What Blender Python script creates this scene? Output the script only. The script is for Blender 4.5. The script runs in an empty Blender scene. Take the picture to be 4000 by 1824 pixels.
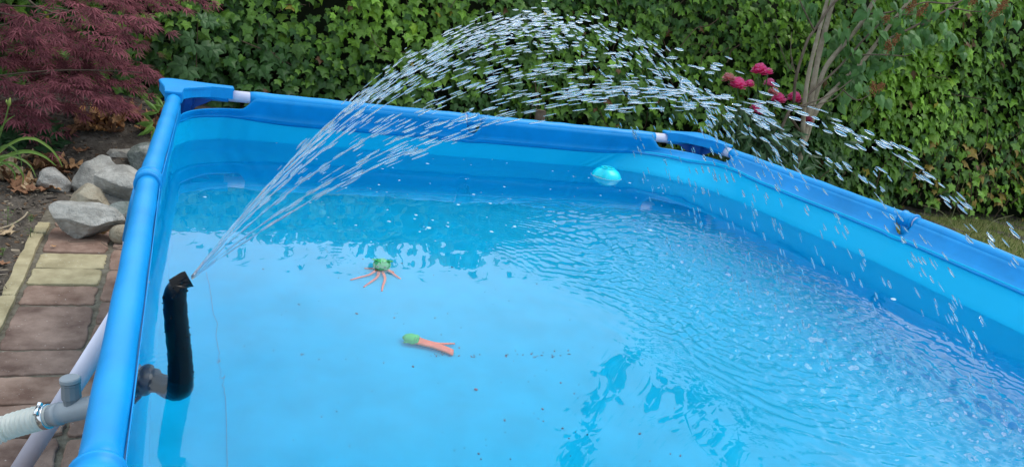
import bpy, math, random
import numpy as np
from mathutils import Vector, Matrix
R = math.radians
rng = np.random.default_rng(7)
random.seed(7)
sc = bpy.context.scene
COL = sc.collection

# ------------------------------------------------------------------ camera, sky, sun, exposure
CAM = np.array([.0122, -2.724, 1.1587]); ROT = (1.26299326, -0.16383155, -0.37113947); F = 3086.0
cam_d = bpy.data.cameras.new('camera'); cam = bpy.data.objects.new('camera', cam_d); COL.objects.link(cam)
cam.location = CAM; cam.rotation_euler = ROT
cam_d.sensor_width = 36; cam_d.lens = F/4000*36; cam_d.clip_start = .05; cam_d.clip_end = 500
sc.camera = cam
SUN_EL, SUN_AZ = R(64), R(95)       # azimuth from +Y, clockwise: beyond the hedge, to the right
world = bpy.data.worlds.new('World'); sc.world = world; world.use_nodes = True
nt = world.node_tree; nt.nodes.clear()
def N(t, **kw):
    n = nt.nodes.new(t)
    for k, v in kw.items(): setattr(n, k, v)
    return n
sky = N('ShaderNodeTexSky', sky_type='NISHITA', sun_disc=False, sun_elevation=SUN_EL, sun_rotation=SUN_AZ, dust_density=2.5, air_density=1.2)
tc = N('ShaderNodeTexCoord'); mp = N('ShaderNodeMapping'); mp.inputs['Scale'].default_value = (1, 1, 2.2)
nz = N('ShaderNodeTexNoise'); nz.inputs['Scale'].default_value = 2.2; nz.inputs['Detail'].default_value = 6
rp = N('ShaderNodeValToRGB'); rp.color_ramp.elements[0].position = .30; rp.color_ramp.elements[1].position = .66
rp.color_ramp.elements[0].color = (.45, .45, .45, 1); rp.color_ramp.elements[1].color = (.95, .95, .95, 1)
mx = N('ShaderNodeMix', data_type='RGBA'); mx.inputs['B'].default_value = (9.4, 10.9, 12.1, 1)
bg = N('ShaderNodeBackground'); bg.inputs['Strength'].default_value = .12
ow = N('ShaderNodeOutputWorld')
L = nt.links.new
L(tc.outputs['Generated'], mp.inputs['Vector']); L(mp.outputs['Vector'], nz.inputs['Vector']); L(nz.outputs['Fac'], rp.inputs['Fac'])
L(rp.outputs['Color'], mx.inputs['Factor']); L(sky.outputs['Color'], mx.inputs['A']); L(mx.outputs['Result'], bg.inputs['Color']); L(bg.outputs['Background'], ow.inputs['Surface'])
sx = N('ShaderNodeSeparateXYZ'); m1 = N('ShaderNodeMath', operation='MULTIPLY_ADD'); m1.inputs[1].default_value = .036; m1.inputs[2].default_value = .122      # the cloud bank beyond the hedge is the brighter one
L(tc.outputs['Generated'], sx.inputs['Vector']); L(sx.outputs['Y'], m1.inputs[0]); L(m1.outputs['Value'], bg.inputs['Strength'])
sun_d = bpy.data.lights.new('sun', 'SUN'); sun_d.energy = 1.5; sun_d.angle = R(36); sun_d.color = (1, .96, .9)
sun = bpy.data.objects.new('sun', sun_d); COL.objects.link(sun)
sd = Vector((math.sin(SUN_AZ)*math.cos(SUN_EL), math.cos(SUN_AZ)*math.cos(SUN_EL), math.sin(SUN_EL)))
sun.rotation_euler = sd.to_track_quat('Z', 'Y').to_euler()
sc.view_settings.view_transform = 'Standard'; sc.view_settings.look = 'None'; sc.view_settings.exposure = .33; sc.view_settings.gamma = 1
sc.cycles.use_denoising = True; sc.cycles.max_bounces = 12; sc.cycles.transmission_bounces = 12; sc.cycles.diffuse_bounces = 8
sc.cycles.caustics_refractive = True; sc.cycles.caustics_reflective = True; sc.cycles.blur_glossy = .5; sc.cycles.sample_clamp_indirect = 0

# ------------------------------------------------------------------ helpers
def rotm(ex):
    return np.array(Matrix(((1,0,0),(0,1,0),(0,0,1))).to_3x3()) if ex is None else np.array(__import__('mathutils').Euler(ex, 'XYZ').to_matrix())
CM = rotm(ROT)
def ray(px, py): return CM @ np.array([(px-2000)/F, (912-py)/F, -1.0])
def atZ(px, py, z=0.): d = ray(px, py); return CAM + (z-CAM[2])/d[2]*d      # survey of the photo: where a sighted point meets a level plane
def atY(px, py, y): d = ray(px, py); return CAM + (y-CAM[1])/d[1]*d
def underwater(px, py, zf=.014, zw=.515):
    p = atZ(px, py, zw); d = ray(px, py); d = d/np.linalg.norm(d); ci = -d[2]; e = 1/1.333
    t = e*d + (e*ci - math.sqrt(1-e*e*(1-ci*ci)))*np.array([0, 0, 1.]); return p + t*(zf-zw)/t[2]

def tag(o, label=None, cat=None, group=None, kind=None):
    if label: o['label'] = label
    if cat: o['category'] = cat
    if group: o['group'] = group
    if kind: o['kind'] = kind
    return o
def empty(name, loc, label, cat, group=None):
    o = bpy.data.objects.new(name, None); COL.objects.link(o); o.location = loc; o.empty_display_size = .05
    return tag(o, label, cat, group)
def build(name, V, Fc, m, parent=None, smooth=False, colors=None, uv=None):
    me = bpy.data.meshes.new(name); V = np.asarray(V, float)
    if parent is not None: V = V - np.array(parent_world(parent))
    me.from_pydata(V.tolist(), [], Fc if isinstance(Fc, list) else Fc.tolist())
    if smooth: me.polygons.foreach_set('use_smooth', [True]*len(me.polygons))
    if colors is not None:
        a = me.color_attributes.new('col', 'FLOAT_COLOR', 'POINT')
        c = np.ones((len(V), 4)); c[:, :3] = colors; a.data.foreach_set('color', c.ravel())
    me.materials.append(m); me.update()
    o = bpy.data.objects.new(name, me); COL.objects.link(o)
    if parent is not None: o.parent = parent
    return o
def parent_world(p):
    v = Vector(p.location)
    while p.parent: p = p.parent; v += Vector(p.location)
    return v
class MB:
    def __init__(s): s.v = []; s.f = []; s.c = []; s.n = 0
    def add(s, v, f, col=None):
        v = np.asarray(v, float); s.v.append(v); n = s.n; s.f += [tuple(int(i)+n for i in q) for q in f]; s.n += len(v)
        s.c.append(np.tile(col if col is not None else (1, 1, 1), (len(v), 1)) if np.ndim(col) < 2 else np.asarray(col)); return s
    def build(s, name, m, parent=None, smooth=False):
        return build(name, np.concatenate(s.v), s.f, m, parent, smooth, np.concatenate(s.c))
def frame(d, up=(0, 0, 1)):
    d = np.asarray(d, float); d = d/np.linalg.norm(d); up = np.asarray(up, float)
    if abs(d@up) > .97: up = np.array([0, 1., 0])
    x = np.cross(up, d); x /= np.linalg.norm(x); y = np.cross(d, x); return x, y, d
def tube(P, r, n=14, cap=True):
    P = np.asarray(P, float); k = len(P); r = np.broadcast_to(np.asarray(r, float), (k,))
    T = np.gradient(P, axis=0); V = []; x, y, _ = frame(T[0])
    for i in range(k):
        t = T[i]/np.linalg.norm(T[i]); x = x - (x@t)*t; x /= np.linalg.norm(x); y = np.cross(t, x)
        a = np.arange(n)*2*np.pi/n
        V.append(P[i] + r[i]*(np.outer(np.cos(a), x)+np.outer(np.sin(a), y)))
    Fc = [(i*n+j, i*n+(j+1) % n, (i+1)*n+(j+1) % n, (i+1)*n+j) for i in range(k-1) for j in range(n)]
    if cap: Fc += [tuple(range(n))[::-1], tuple((k-1)*n+j for j in range(n))]
    return np.concatenate(V), Fc
def bez(pts, n=20):
    """Catmull-Rom through points"""
    p = np.asarray(pts, float); p = np.vstack([2*p[0]-p[1], p, 2*p[-1]-p[-2]]); out = []
    m = len(p)-3
    for i in range(m):
        k = n if i < m-1 else n+1
        for t in np.arange(k)/n:
            a, b, c, d = p[i:i+4]
            out.append(.5*((2*b)+(-a+c)*t+(2*a-5*b+4*c-d)*t*t+(-a+3*b-3*c+d)*t**3))
    return np.array(out)
def prism(poly, z0, z1):
    n = len(poly); V = [(x, y, z0) for x, y in poly]+[(x, y, z1) for x, y in poly]
    return V, [tuple(range(n))[::-1], tuple(range(n, 2*n))]+[(i, (i+1) % n, n+(i+1) % n, n+i) for i in range(n)]
def box(c, s, rz=0):
    V = np.array([(x, y, z) for z in (-1, 1) for x, y in ((-1, -1), (1, -1), (1, 1), (-1, 1))], float)*np.array(s)/2
    ca, sa = math.cos(rz), math.sin(rz); V[:, :2] = V[:, :2]@np.array([[ca, sa], [-sa, ca]]); V += np.array(c)
    return V, [(3, 2, 1, 0), (4, 5, 6, 7), (0, 1, 5, 4), (1, 2, 6, 5), (2, 3, 7, 6), (3, 0, 4, 7)]
def ball(c, r, nu=14, nv=9):
    V = [(0, 0, -1)]+[(math.cos(2*np.pi*j/nu)*math.sin(np.pi*i/nv), math.sin(2*np.pi*j/nu)*math.sin(np.pi*i/nv), -math.cos(np.pi*i/nv)) for i in range(1, nv) for j in range(nu)]+[(0, 0, 1)]
    Fc = [(0, 1+(j+1) % nu, 1+j) for j in range(nu)]
    for i in range(nv-2): Fc += [(1+i*nu+j, 1+i*nu+(j+1) % nu, 1+(i+1)*nu+(j+1) % nu, 1+(i+1)*nu+j) for j in range(nu)]
    b = 1+(nv-2)*nu; Fc += [(b+j, b+(j+1) % nu, b+nu) for j in range(nu)]
    return np.array(V)*np.broadcast_to(np.asarray(r, float), (3,))+np.array(c), Fc
def bevel(o, w=.002, seg=2):
    m = o.modifiers.new('bevel', 'BEVEL'); m.width = w; m.segments = seg; m.limit_method = 'ANGLE'; m.angle_limit = R(40)
    for p in o.data.polygons: p.use_smooth = True
    return o

def mat(name, col=(.5, .5, .5), rough=.5, spec=.5, vary=0, vscale=8, col2=None, bump=0, bscale=60, detail=4, trans=0, ior=1.45, sss=0, attr=False, transl=0, metal=0, coords='Object', ramp=None, bdist=.01, coat=0, extra_speck=None):
    m = bpy.data.materials.new(name); m.use_nodes = True; t = m.node_tree; b = t.nodes['Principled BSDF']; l = t.links.new
    b.inputs['Base Color'].default_value = (*col, 1); b.inputs['Roughness'].default_value = rough; b.inputs['Specular IOR Level'].default_value = spec
    b.inputs['Metallic'].default_value = metal; b.inputs['Transmission Weight'].default_value = trans; b.inputs['IOR'].default_value = ior; b.inputs['Coat Weight'].default_value = coat
    tcn = t.nodes.new('ShaderNodeTexCoord'); co = tcn.outputs[coords]
    src = None
    if attr:
        a = t.nodes.new('ShaderNodeAttribute'); a.attribute_name = 'col'; src = a.outputs['Color']
    if col2 is not None or vary:
        n = t.nodes.new('ShaderNodeTexNoise'); n.inputs['Scale'].default_value = vscale; n.inputs['Detail'].default_value = detail; n.inputs['Roughness'].default_value = .6
        l(co, n.inputs['Vector']); rr = t.nodes.new('ShaderNodeValToRGB'); e = rr.color_ramp.elements
        e[0].position, e[1].position = ramp or (.35, .65); l(n.outputs['Fac'], rr.inputs['Fac'])
        mxn = t.nodes.new('ShaderNodeMix'); mxn.data_type = 'RGBA'
        if col2 is not None:
            mxn.inputs['A'].default_value = (*col, 1); mxn.inputs['B'].default_value = (*col2, 1); l(rr.outputs['Color'], mxn.inputs['Factor'])
            if attr:
                m2 = t.nodes.new('ShaderNodeMix'); m2.data_type = 'RGBA'; m2.blend_type = 'MULTIPLY'; m2.inputs['Factor'].default_value = 1
                l(src, m2.inputs['A']); l(mxn.outputs['Result'], m2.inputs['B']); src = m2.outputs['Result']
            else: src = mxn.outputs['Result']
        else:
            mxn.blend_type = 'MULTIPLY'; mxn.inputs['Factor'].default_value = 1
            e[0].color = (1-vary,)*3+(1,); e[1].color = (1+vary*.4,)*3+(1,); l(rr.outputs['Color'], mxn.inputs['B'])
            if src is None: mxn.inputs['A'].default_value = (*col, 1)
            else: l(src, mxn.inputs['A'])
            src = mxn.outputs['Result']
    if extra_speck:
        sc_, lo, hi, c_ = extra_speck
        n = t.nodes.new('ShaderNodeTexNoise'); n.inputs['Scale'].default_value = sc_; n.inputs['Detail'].default_value = 3; l(co, n.inputs['Vector'])
        rr = t.nodes.new('ShaderNodeValToRGB'); rr.color_ramp.elements[0].position = lo; rr.color_ramp.elements[1].position = hi; l(n.outputs['Fac'], rr.inputs['Fac'])
        mxn = t.nodes.new('ShaderNodeMix'); mxn.data_type = 'RGBA'; l(rr.outputs['Color'], mxn.inputs['Factor'])
        if src is None: mxn.inputs['A'].default_value = (*col, 1)
        else: l(src, mxn.inputs['A'])
        mxn.inputs['B'].default_value = (*c_, 1); src = mxn.outputs['Result']
    if src is not None: l(src, b.inputs['Base Color'])
    if bump:
        n = t.nodes.new('ShaderNodeTexNoise'); n.inputs['Scale'].default_value = bscale; n.inputs['Detail'].default_value = 6; n.inputs['Roughness'].default_value = .65; l(co, n.inputs['Vector'])
        bn = t.nodes.new('ShaderNodeBump'); bn.inputs['Strength'].default_value = bump; bn.inputs['Distance'].default_value = bdist; l(n.outputs['Fac'], bn.inputs['Height']); l(bn.outputs['Normal'], b.inputs['Normal'])
    if transl:
        tr = t.nodes.new('ShaderNodeBsdfTranslucent'); ms = t.nodes.new('ShaderNodeMixShader'); ms.inputs['Fac'].default_value = transl
        if src is not None: l(src, tr.inputs['Color'])
        else: tr.inputs['Color'].default_value = (*col, 1)
        l(b.outputs['BSDF'], ms.inputs[1]); l(tr.outputs['BSDF'], ms.inputs[2]); l(ms.outputs['Shader'], t.nodes['Material Output'].inputs['Surface'])
    return m

M = dict(
    liner=mat('liner_vinyl', (0, .45, .75), .45, .25, vary=.05, vscale=3, bump=.12, bscale=260, bdist=.001),
    floor=mat('liner_floor_vinyl', (.0, .445, .715), .7, .1, vary=.10, vscale=9, detail=8, bump=.15, bscale=40, bdist=.002),
    band=mat('sleeve_vinyl', (.0, .255, .62), .38, .32, vary=.14, vscale=9, detail=9, bump=.2, bscale=420, bdist=.0008),
    plastic=mat('blue_plastic', (.0, .25, .62), .42, .35, vary=.10, vscale=18, bump=.25, bscale=120, bdist=.0015),
    dplastic=mat('dark_blue_plastic', (.003, .07, .33), .4, .5),
    white=mat('white_painted_tube', (.66, .66, .80), .35, .5, vary=.05, vscale=20),
    water=mat('pool_water', (1, 1, 1), 0.0, .5, trans=1, ior=1.333),
    drop=mat('water_drop', (.97, .98, 1), .12, .5, trans=.93, ior=1.333),
    foam=mat('foam_bubble', (.55, .78, .90), .25, .6, trans=.45),
    black=mat('black_foam_sleeve', (.002, .002, .003), .2, .3, bump=.12, bscale=90, bdist=.001),
    grey=mat('grey_plastic', (.30, .33, .36), .38, .5, vary=.06, vscale=30),
    dgrey=mat('dark_grey_plastic', (.19, .215, .24), .4, .5, vary=.06, vscale=30),
    hose=mat('translucent_hose', (.84, .85, .80), .35, .5, trans=.25, transl=.35, vary=.06, vscale=40),
    steel=mat('steel', (.75, .76, .78), .2, .5, metal=1),
    turq=mat('turquoise_plastic', (.0, .62, .74), .3, .5),
    turqd=mat('turquoise_shade', (.0, .33, .40), .4, .5),  # darker copy of the turquoise, standing for shade in the grip hollows
    wplast=mat('white_plastic', (.8, .82, .85), .35, .5),
    tgreen=mat('toy_green', (.10, .62, .18), .6, .3, vary=.15, vscale=60),
    torange=mat('toy_orange', (1, .30, .20), .6, .3, vary=.15, vscale=50, transl=.15),
    tdark=mat('toy_ink', (.02, .05, .04), .6, .3),
    soil=mat('soil', (.075, .062, .052), .95, .2, col2=(.20, .175, .15), vscale=14, detail=12, bump=1.0, bscale=34, bdist=.03, ramp=(.38, .72)),
    brown=mat('brown_paver', (.15, .088, .066), .9, .25, col2=(.33, .225, .175), vscale=9, detail=10, bump=.55, bscale=130, bdist=.004, extra_speck=(170, .69, .75, (.45, .42, .38))),
    yellow=mat('yellow_paver', (.27, .225, .13), .9, .25, col2=(.45, .385, .24), vscale=11, detail=10, bump=.5, bscale=130, bdist=.004, extra_speck=(150, .68, .74, (.55, .52, .45))),
    darkp=mat('dark_paver', (.115, .072, .058), .9, .25, col2=(.30, .21, .17), vscale=8, detail=11, bump=.6, bscale=110, bdist=.004, extra_speck=(120, .68, .74, (.40, .33, .29))),
    mortar=mat('joint_sand', (.10, .085, .065), .95, .2, col2=(.20, .18, .14), vscale=40, detail=8, bump=.8, bscale=120, bdist=.006),
    lawn=mat('lawn_soil', (.10, .12, .035), .95, .2, col2=(.16, .17, .06), vscale=30, detail=8, bump=.6, bscale=80),
    grass=mat('grass_blade', attr=True, rough=.6, spec=.3, transl=.3),
    leaf=mat('ivy_leaf', attr=True, rough=.42, spec=.45, transl=.30, vary=.25, vscale=90, detail=2),
    stem=mat('ivy_stem', (.10, .07, .045), .8, .3),
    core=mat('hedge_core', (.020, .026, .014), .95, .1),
    mleaf=mat('maple_leaf', attr=True, rough=.6, spec=.18, transl=.25),
    bark=mat('grey_bark', (.25, .205, .15), .85, .3, col2=(.37, .315, .245), vscale=22, detail=8, bump=.6, bscale=70, bdist=.005, extra_speck=(26, .68, .74, (.08, .065, .05))),
    twig=mat('twig_bark', (.13, .10, .075), .85, .3, vary=.3, vscale=40),
    lleaf=mat('lilac_leaf', attr=True, rough=.45, spec=.4, transl=.25, vary=.15, vscale=50),
    seed=mat('dry_seed', (.20, .085, .035), .9, .2, col2=(.34, .17, .08), vscale=90),
    petal=mat('peony_petal', attr=True, rough=.6, spec=.3, transl=.3),
    dry=mat('dead_leaf', attr=True, rough=.75, spec=.25, vary=.35, vscale=40, detail=8, bump=.5, bscale=90, bdist=.003),
    rust=mat('rusty_post', (.10, .075, .055), .8, .3, col2=(.17, .13, .10), vscale=30, bump=.5, bscale=60),
    chip=mat('litter', attr=True, rough=.9, spec=.2),
)
def rock_mat(name, a, b_, c_):
    return mat(name, a, .85, .3, col2=b_, vscale=13, detail=12, bump=1, bscale=38, bdist=.02, extra_speck=(12, .60, .72, c_), ramp=(.40, .62))
ROCK = [rock_mat('grey_stone', (.29, .28, .255), (.48, .465, .43), (.58, .56, .52)), rock_mat('pale_stone', (.38, .365, .34), (.54, .52, .49), (.55, .54, .52)),
        rock_mat('dark_stone', (.13, .125, .115), (.26, .25, .23), (.36, .36, .35)), rock_mat('beige_stone', (.30, .25, .18), (.40, .36, .28), (.20, .18, .14)),
        rock_mat('green_stone', (.14, .17, .15), (.26, .28, .27), (.42, .44, .43))]

# ------------------------------------------------------------------ ground, paving, lawn
gx = np.concatenate([[-60, -20, -6], np.linspace(-3, 8, 120), [12, 30, 80]]); gy = np.concatenate([[-40, -12], np.linspace(-4, 4, 90), [8, 30, 80]])
XX, YY = np.meshgrid(gx, gy); 
def soil_h(x, y):
    h = .012*np.sin(x*5.1+1)*np.cos(y*4.3)+.008*np.sin(x*13+y*9)
    m = np.clip((y-.62)/.3, 0, 1) + np.clip((-.5-x)/.1, 0, 1)
    q = np.clip((y-1.05)/1.0, 0, 1); rise = .24*q*q*(3-2*q)*np.clip((2.6-x)/.6, 0, 1)
    return -.03+.03*np.clip(m, 0, 1)+h*np.clip(m, 0, 1)+rise
def on_soil(px, py, up=0.):
    d = ray(px, py); d = d/np.linalg.norm(d); t = .5
    while t < 9 and (CAM+d*t)[2] > soil_h(*(CAM+d*t)[:2])+up: t += .01
    return CAM+d*t
ZZ = soil_h(XX, YY)
nx, ny = len(gx), len(gy)
ground = build('ground', np.stack([XX, YY, ZZ], -1).reshape(-1, 3), [(j*nx+i, j*nx+i+1, (j+1)*nx+i+1, (j+1)*nx+i) for j in range(ny-1) for i in range(nx-1)], M['soil'], smooth=True)
tag(ground, kind='structure', label='dark crumbly garden soil under the hedge and maple')

def paver(mb, x0, x1, y0, y1, z=0., skew=0.):
    g = .006; n = 5
    jx = rng.uniform(-.004, .004, 4)
    c = [(x0+g+jx[0], y0+g), (x1-g+jx[1], y0+g+jx[2]), (x1-g+jx[1], y1-g+jx[3]), (x0+g+jx[0], y1-g)]
    V = []; Fc = []
    per = []
    for k in range(4):
        a = np.array(c[k]); b = np.array(c[(k+1) % 4])
        for t in np.arange(n*2)/(n*2):
            p = a+(b-a)*t; 
            if t == 0: p = p+(np.mean(c, 0)-p)*.04
            per.append(p+rng.uniform(-.0034, .0034, 2))
    per = np.array(per); m = len(per); ctr = per.mean(0); tl = rng.uniform(-.012, .012, 2)
    rings = [(1.0, -.05), (1.0, -.009), (.985, -.002), (.955, .0)]
    for s, h in rings:
        q = ctr+(per-ctr)*s; V += [(p[0], p[1], z+h+((p-ctr)@tl if h > -.04 else 0)) for p in q]
    for r in range(3): Fc += [(r*m+i, r*m+(i+1) % m, (r+1)*m+(i+1) % m, (r+1)*m+i) for i in range(m)]
    Fc.append(tuple(3*m+i for i in range(m)))
    mb.add(V, Fc)
mb_b, mb_y, mb_d = MB(), MB(), MB()
ye = [.80, .535, .262, .11, -.03, -.18, -.478, -.62, -.765, -.91, -1.06, -1.21, -1.36, -1.65, -1.8, -1.95, -2.1, -2.4, -2.55, -2.7, -2.85, -3.0]
for k in range(len(ye)-1):
    t = mb_y if k in (2, 3, 15, 16) else (mb_d if k in (5, 6, 9, 12) else mb_b)
    paver(t, -.425, -.207, ye[k+1], ye[k], z=rng.uniform(-.003, .003))
yc = [.60, .31, .11, -.16, -.32, -.47, -.77, -.92, -1.07, -1.2, -1.5, -1.65, -1.8, -2.1, -2.4, -2.7, -3.0]
for k in range(len(yc)-1):
    paver(mb_b if k % 3 else mb_d, -.205, -.03, yc[k+1], yc[k], z=rng.uniform(-.004, .001)); paver(mb_y if k in (8, 9) else mb_b, -.03, .18, yc[k+1], yc[k], z=-.003)
for mbk, mm in ((mb_b, 'brown'), (mb_y, 'yellow'), (mb_d, 'darkp')):
    tag(mbk.build('paving', M[mm]), kind='structure', label={'brown': 'reddish brown worn concrete pavers left of the pool', 'yellow': 'sandy yellow pavers among the brown ones', 'darkp': 'darker brown weathered pavers beside the pool'}[mm])
kb = MB(); ky = [.565, .44, -.12, -.66, -1.2, -1.75, -2.3, -2.85]
for k in range(len(ky)-1): paver(kb, -.480, -.428, ky[k+1], ky[k], z=.006)
tag(kb.build('kerb', M['yellow']), kind='structure', label='narrow yellowish concrete edging strip between soil and pavers')
V, Fc = box((-.1, -1.2, -.026), (.74, 3.9, .036)); tag(build('joint_sand', V, Fc, M['mortar']), kind='structure')
V = [(2.3, -14, .004), (40, -14, .004), (40, 1.25, .004), (4.6, 1.42, .004), (3.1, 1.0, .004), (2.3, -.2, .004)]
lawn = build('lawn', V, [tuple(range(6))], M['lawn']); tag(lawn, kind='structure', label='thin trodden lawn right of the pool')
# grass blades
def blades(n, xr, yr, hr, cols, name):
    V = []; C = []; Fc = []
    x = rng.uniform(*xr, n); y = rng.uniform(*yr, n)
    for i in range(n):
        h = rng.uniform(*hr); a = rng.uniform(0, 6.28); w = rng.uniform(.0015, .003); l = rng.uniform(.2, .9)*h; b = rng.uniform(0, 6.28)
        dx, dy = math.cos(a)*w, math.sin(a)*w; lx, ly = math.cos(b)*l, math.sin(b)*l
        z0 = 0.003; k = len(V); c = np.array(cols[rng.integers(len(cols))])*rng.uniform(.7, 1.3)
        V += [(x[i]-dx, y[i]-dy, z0), (x[i]+dx, y[i]+dy, z0), (x[i]+lx*.4+dx*.8, y[i]+ly*.4+dy*.8, z0+h*.65), (x[i]+lx*.4-dx*.8, y[i]+ly*.4-dy*.8, z0+h*.65), (x[i]+lx, y[i]+ly, z0+h)]
        Fc += [(k, k+1, k+2, k+3), (k+3, k+2, k+4)]; C += [c]*5
    return build(name, V, Fc, M['grass'], colors=np.array(C))
g = blades(26000, (3.2, 7.4), (-1.2, 1.45), (.015, .045), [(.12, .17, .04), (.19, .22, .07), (.08, .13, .03), (.27, .25, .12)], 'grass')
tag(g, 'short yellowish green grass of the lawn beside the hedge', 'grass', kind='stuff')

# soil litter (chips, crumbs)
mb = MB()
for i in range(4200):
    if i < 3200: x, y = rng.uniform(-1.1, -.47), rng.uniform(-.5, 2.0)
    else: x, y = rng.uniform(-.6, .1), rng.uniform(.62, 2.0)
    s = rng.uniform(.003, .010)*(1.6 if rng.random() < .08 else 1); a = rng.uniform(0, 3.14)
    v, f = box((0, 0, 0), (s*rng.uniform(1, 3), s*rng.uniform(.6, 1), s*rng.uniform(.3, .8)), a); v = v*rng.uniform(.7, 1.2, v.shape)+(x, y, soil_h(x, y)+s*.15)
    c = [(.10, .085, .07), (.19, .16, .13), (.06, .05, .045), (.30, .25, .19), (.16, .10, .06)][rng.integers(5)]
    mb.add(v, f, c)
tag(mb.build('soil_litter', M['chip']), 'bark chips, crumbs and grit strewn over the soil', 'litter', kind='stuff')

# ------------------------------------------------------------------ swimming pool
RZ, W_, L_ = .66, 2.01, 3.0
PV = [(0, 0), (1.0, -.004), (2.01, 0), (2.126, -1.0), (2.126, -2.0), (2.03, -3.0), (1.0, -3.02), (0, -3.0), (-.047, -2.035), (-.042, -1.035)]
PV = [np.array(p, float) for p in PV]; NP = len(PV); CORN = {0: 0, 2: 1, 5: 2, 7: 3}
pool = empty('swimming_pool', (1.0, -1.5, 0), 'rectangular bright blue frame swimming pool filled with water', 'swimming pool')
def ring(off, rad, hz=None):
    """closed plan curve: pool outline offset inward per edge, corners filleted; constant topology"""
    E = []
    for i in range(NP):
        a, b = PV[i], PV[(i+1) % NP]; d = (b-a)/np.linalg.norm(b-a); n = np.array([d[1], -d[0]]); E.append((a+n*off[i], d, n))
    Q = []
    for i in range(NP):
        a, d1, _ = E[i-1]; b, d2, _ = E[i]; cr = d1[0]*d2[1]-d1[1]*d2[0]
        t = ((b-a)[0]*d2[1]-(b-a)[1]*d2[0])/cr if abs(cr) > 1e-4 else 0; Q.append(a+d1*t if abs(cr) > 1e-4 else b)
    starts, ends = {}, {}
    out = []
    arcs = {}
    for i in range(NP):
        if i in CORN:
            r = rad[CORN[i]]; u = Q[i-1]-Q[i]; u /= np.linalg.norm(u); v = Q[(i+1) % NP]-Q[i]; v /= np.linalg.norm(v)
            half = math.acos(np.clip(u@v, -1, 1))/2; tl = r/math.tan(half); p0, p1 = Q[i]+u*tl, Q[i]+v*tl
            cen = Q[i]+(u+v)/np.linalg.norm(u+v)*r/math.sin(half)
            a0 = math.atan2(*(p0-cen)[::-1]); a1 = math.atan2(*(p1-cen)[::-1]); da = (a1-a0+np.pi) % (2*np.pi)-np.pi
            arcs[i] = [cen+r*np.array([math.cos(a0+da*k/24), math.sin(a0+da*k/24)]) for k in range(25)]
            ends[i], starts[i] = p0, p1
        else: ends[i] = starts[i] = Q[i]
    for i in range(NP):
        if i in arcs: out += arcs[i][:-1]
        j = (i+1) % NP; a, b = starts[i], ends[j]; n = int(round(np.linalg.norm(PV[j]-PV[i])/.0125))
        out += [a+(b-a)*k/n for k in range(n)]
    return np.array(out)
sideoff = lambda l, f, r, n: [f, f, r, r, r, n, n, l, l, l]
R_T = .0205
rows_plan = {
    'top': ring(sideoff(R_T, R_T, R_T, R_T), (.20, .22, .25, .25)),
    'seam': ring(sideoff(.010, .002, .052, .03), (.20, .32, .3, .3)),
    'water': ring(sideoff(.004, -.004, .080, .05), (.20, .42, .4, .4)),
    'mid': ring(sideoff(-.02, -.035, .09, .02), (.22, .42, .4, .4)),
    'low': ring(sideoff(-.005, -.02, .09, .02), (.26, .45, .4, .4)),
    'floor': ring(sideoff(.03, .02, .12, .06), (.26, .45, .4, .4)),
}
NR = len(rows_plan['top'])
top = rows_plan['top']
def cdist(P, idx): return np.min([np.linalg.norm(P-PV[i], axis=1) for i in idx], axis=0)
def sm(x): x = np.clip(x, 0, 1); return x*x*(3-2*x)
dC = cdist(top, CORN.keys()); TI = [1, 3, 4, 6, 8, 9]; dT = cdist(top, TI)
cf = sm((.245-dC)/.05)                                       # corner cut-away
ztop = RZ+.004-.040*cf
dTe = np.sqrt(np.maximum(dT**2-R_T**2, 0)); notch = np.where(dTe < .030, np.sqrt(np.maximum(0, 1-(dTe/.030)**2)), 0)
ztop -= .052*notch
zseam = np.full(NR, .577)+.026*sm((top[:, 0]-1.95)/.08)+.014*sm((.40-dC)/.3)-.0035*np.exp(-(dT/.05)**2)
arc_ = np.concatenate([[0], np.cumsum(np.linalg.norm(np.diff(top, axis=0), axis=1))]); fold_ = .0035*np.sin(arc_*75+2*np.sin(arc_*21))*np.exp(-(dC/.24)**2)
wr = fold_+np.array([.0012*math.sin(i*.21)+.0009*math.sin(i*.083+1) for i in range(NR)])
def row(P, z): return np.column_stack([P, np.broadcast_to(z, (len(P),))])
# the dark band (skirt) below the rails, with its two weld lines
def lerp(a, b, t): return a+(b-a)*t
rows = []
for t in (0, .15, .35, .6, .80, .82, .84, .93, .95, .97, 1.0):
    z = lerp(ztop, zseam, t); P = lerp(rows_plan['top'], rows_plan['seam'], t**1.3)
    ctr = P.mean(0); proud = .0016*((t > .81) & (t < .96)); d = ctr-P; d /= np.linalg.norm(d, axis=1)[:, None]
    rows.append(row(P+d*(proud+.003)+d*wr[:, None]*t, z))
def loft(rows, name, m, parent, close=True):
    V = np.concatenate(rows); n = len(rows[0]); Fc = [(r*n+i, r*n+(i+1) % n, (r+1)*n+(i+1) % n, (r+1)*n+i) for r in range(len(rows)-1) for i in range(n)]
    return build(name, V, Fc, m, parent, smooth=True)
band = loft(rows, 'upper_band', M['band'], pool)
band['label'] = 'darker blue upper band of the pool wall'
sol = band.modifiers.new('thick', 'SOLIDIFY'); sol.thickness = .0012; sol.offset = 1
rows = []
ctrl = [('seam', zseam+.012, 0), ('seam', zseam-.004, 0), ('water', .515, 1), ('mid', .33, 1), ('low', .12, 1)]
prev = None
for (k, z, _) in ctrl:
    cur = row(rows_plan[k]+0, z)
    if prev is not None:
        for t in (.25, .5, .75): rows.append(lerp(prev, cur, t))
    rows.append(cur); prev = cur
for q in np.linspace(0, 1, 8)[1:]:
    a = q*np.pi/2; P = lerp(rows_plan['low'], rows_plan['floor'], 1-math.cos(a)); rows.append(row(P, .12-(.12-.012)*math.sin(a)))
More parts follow.
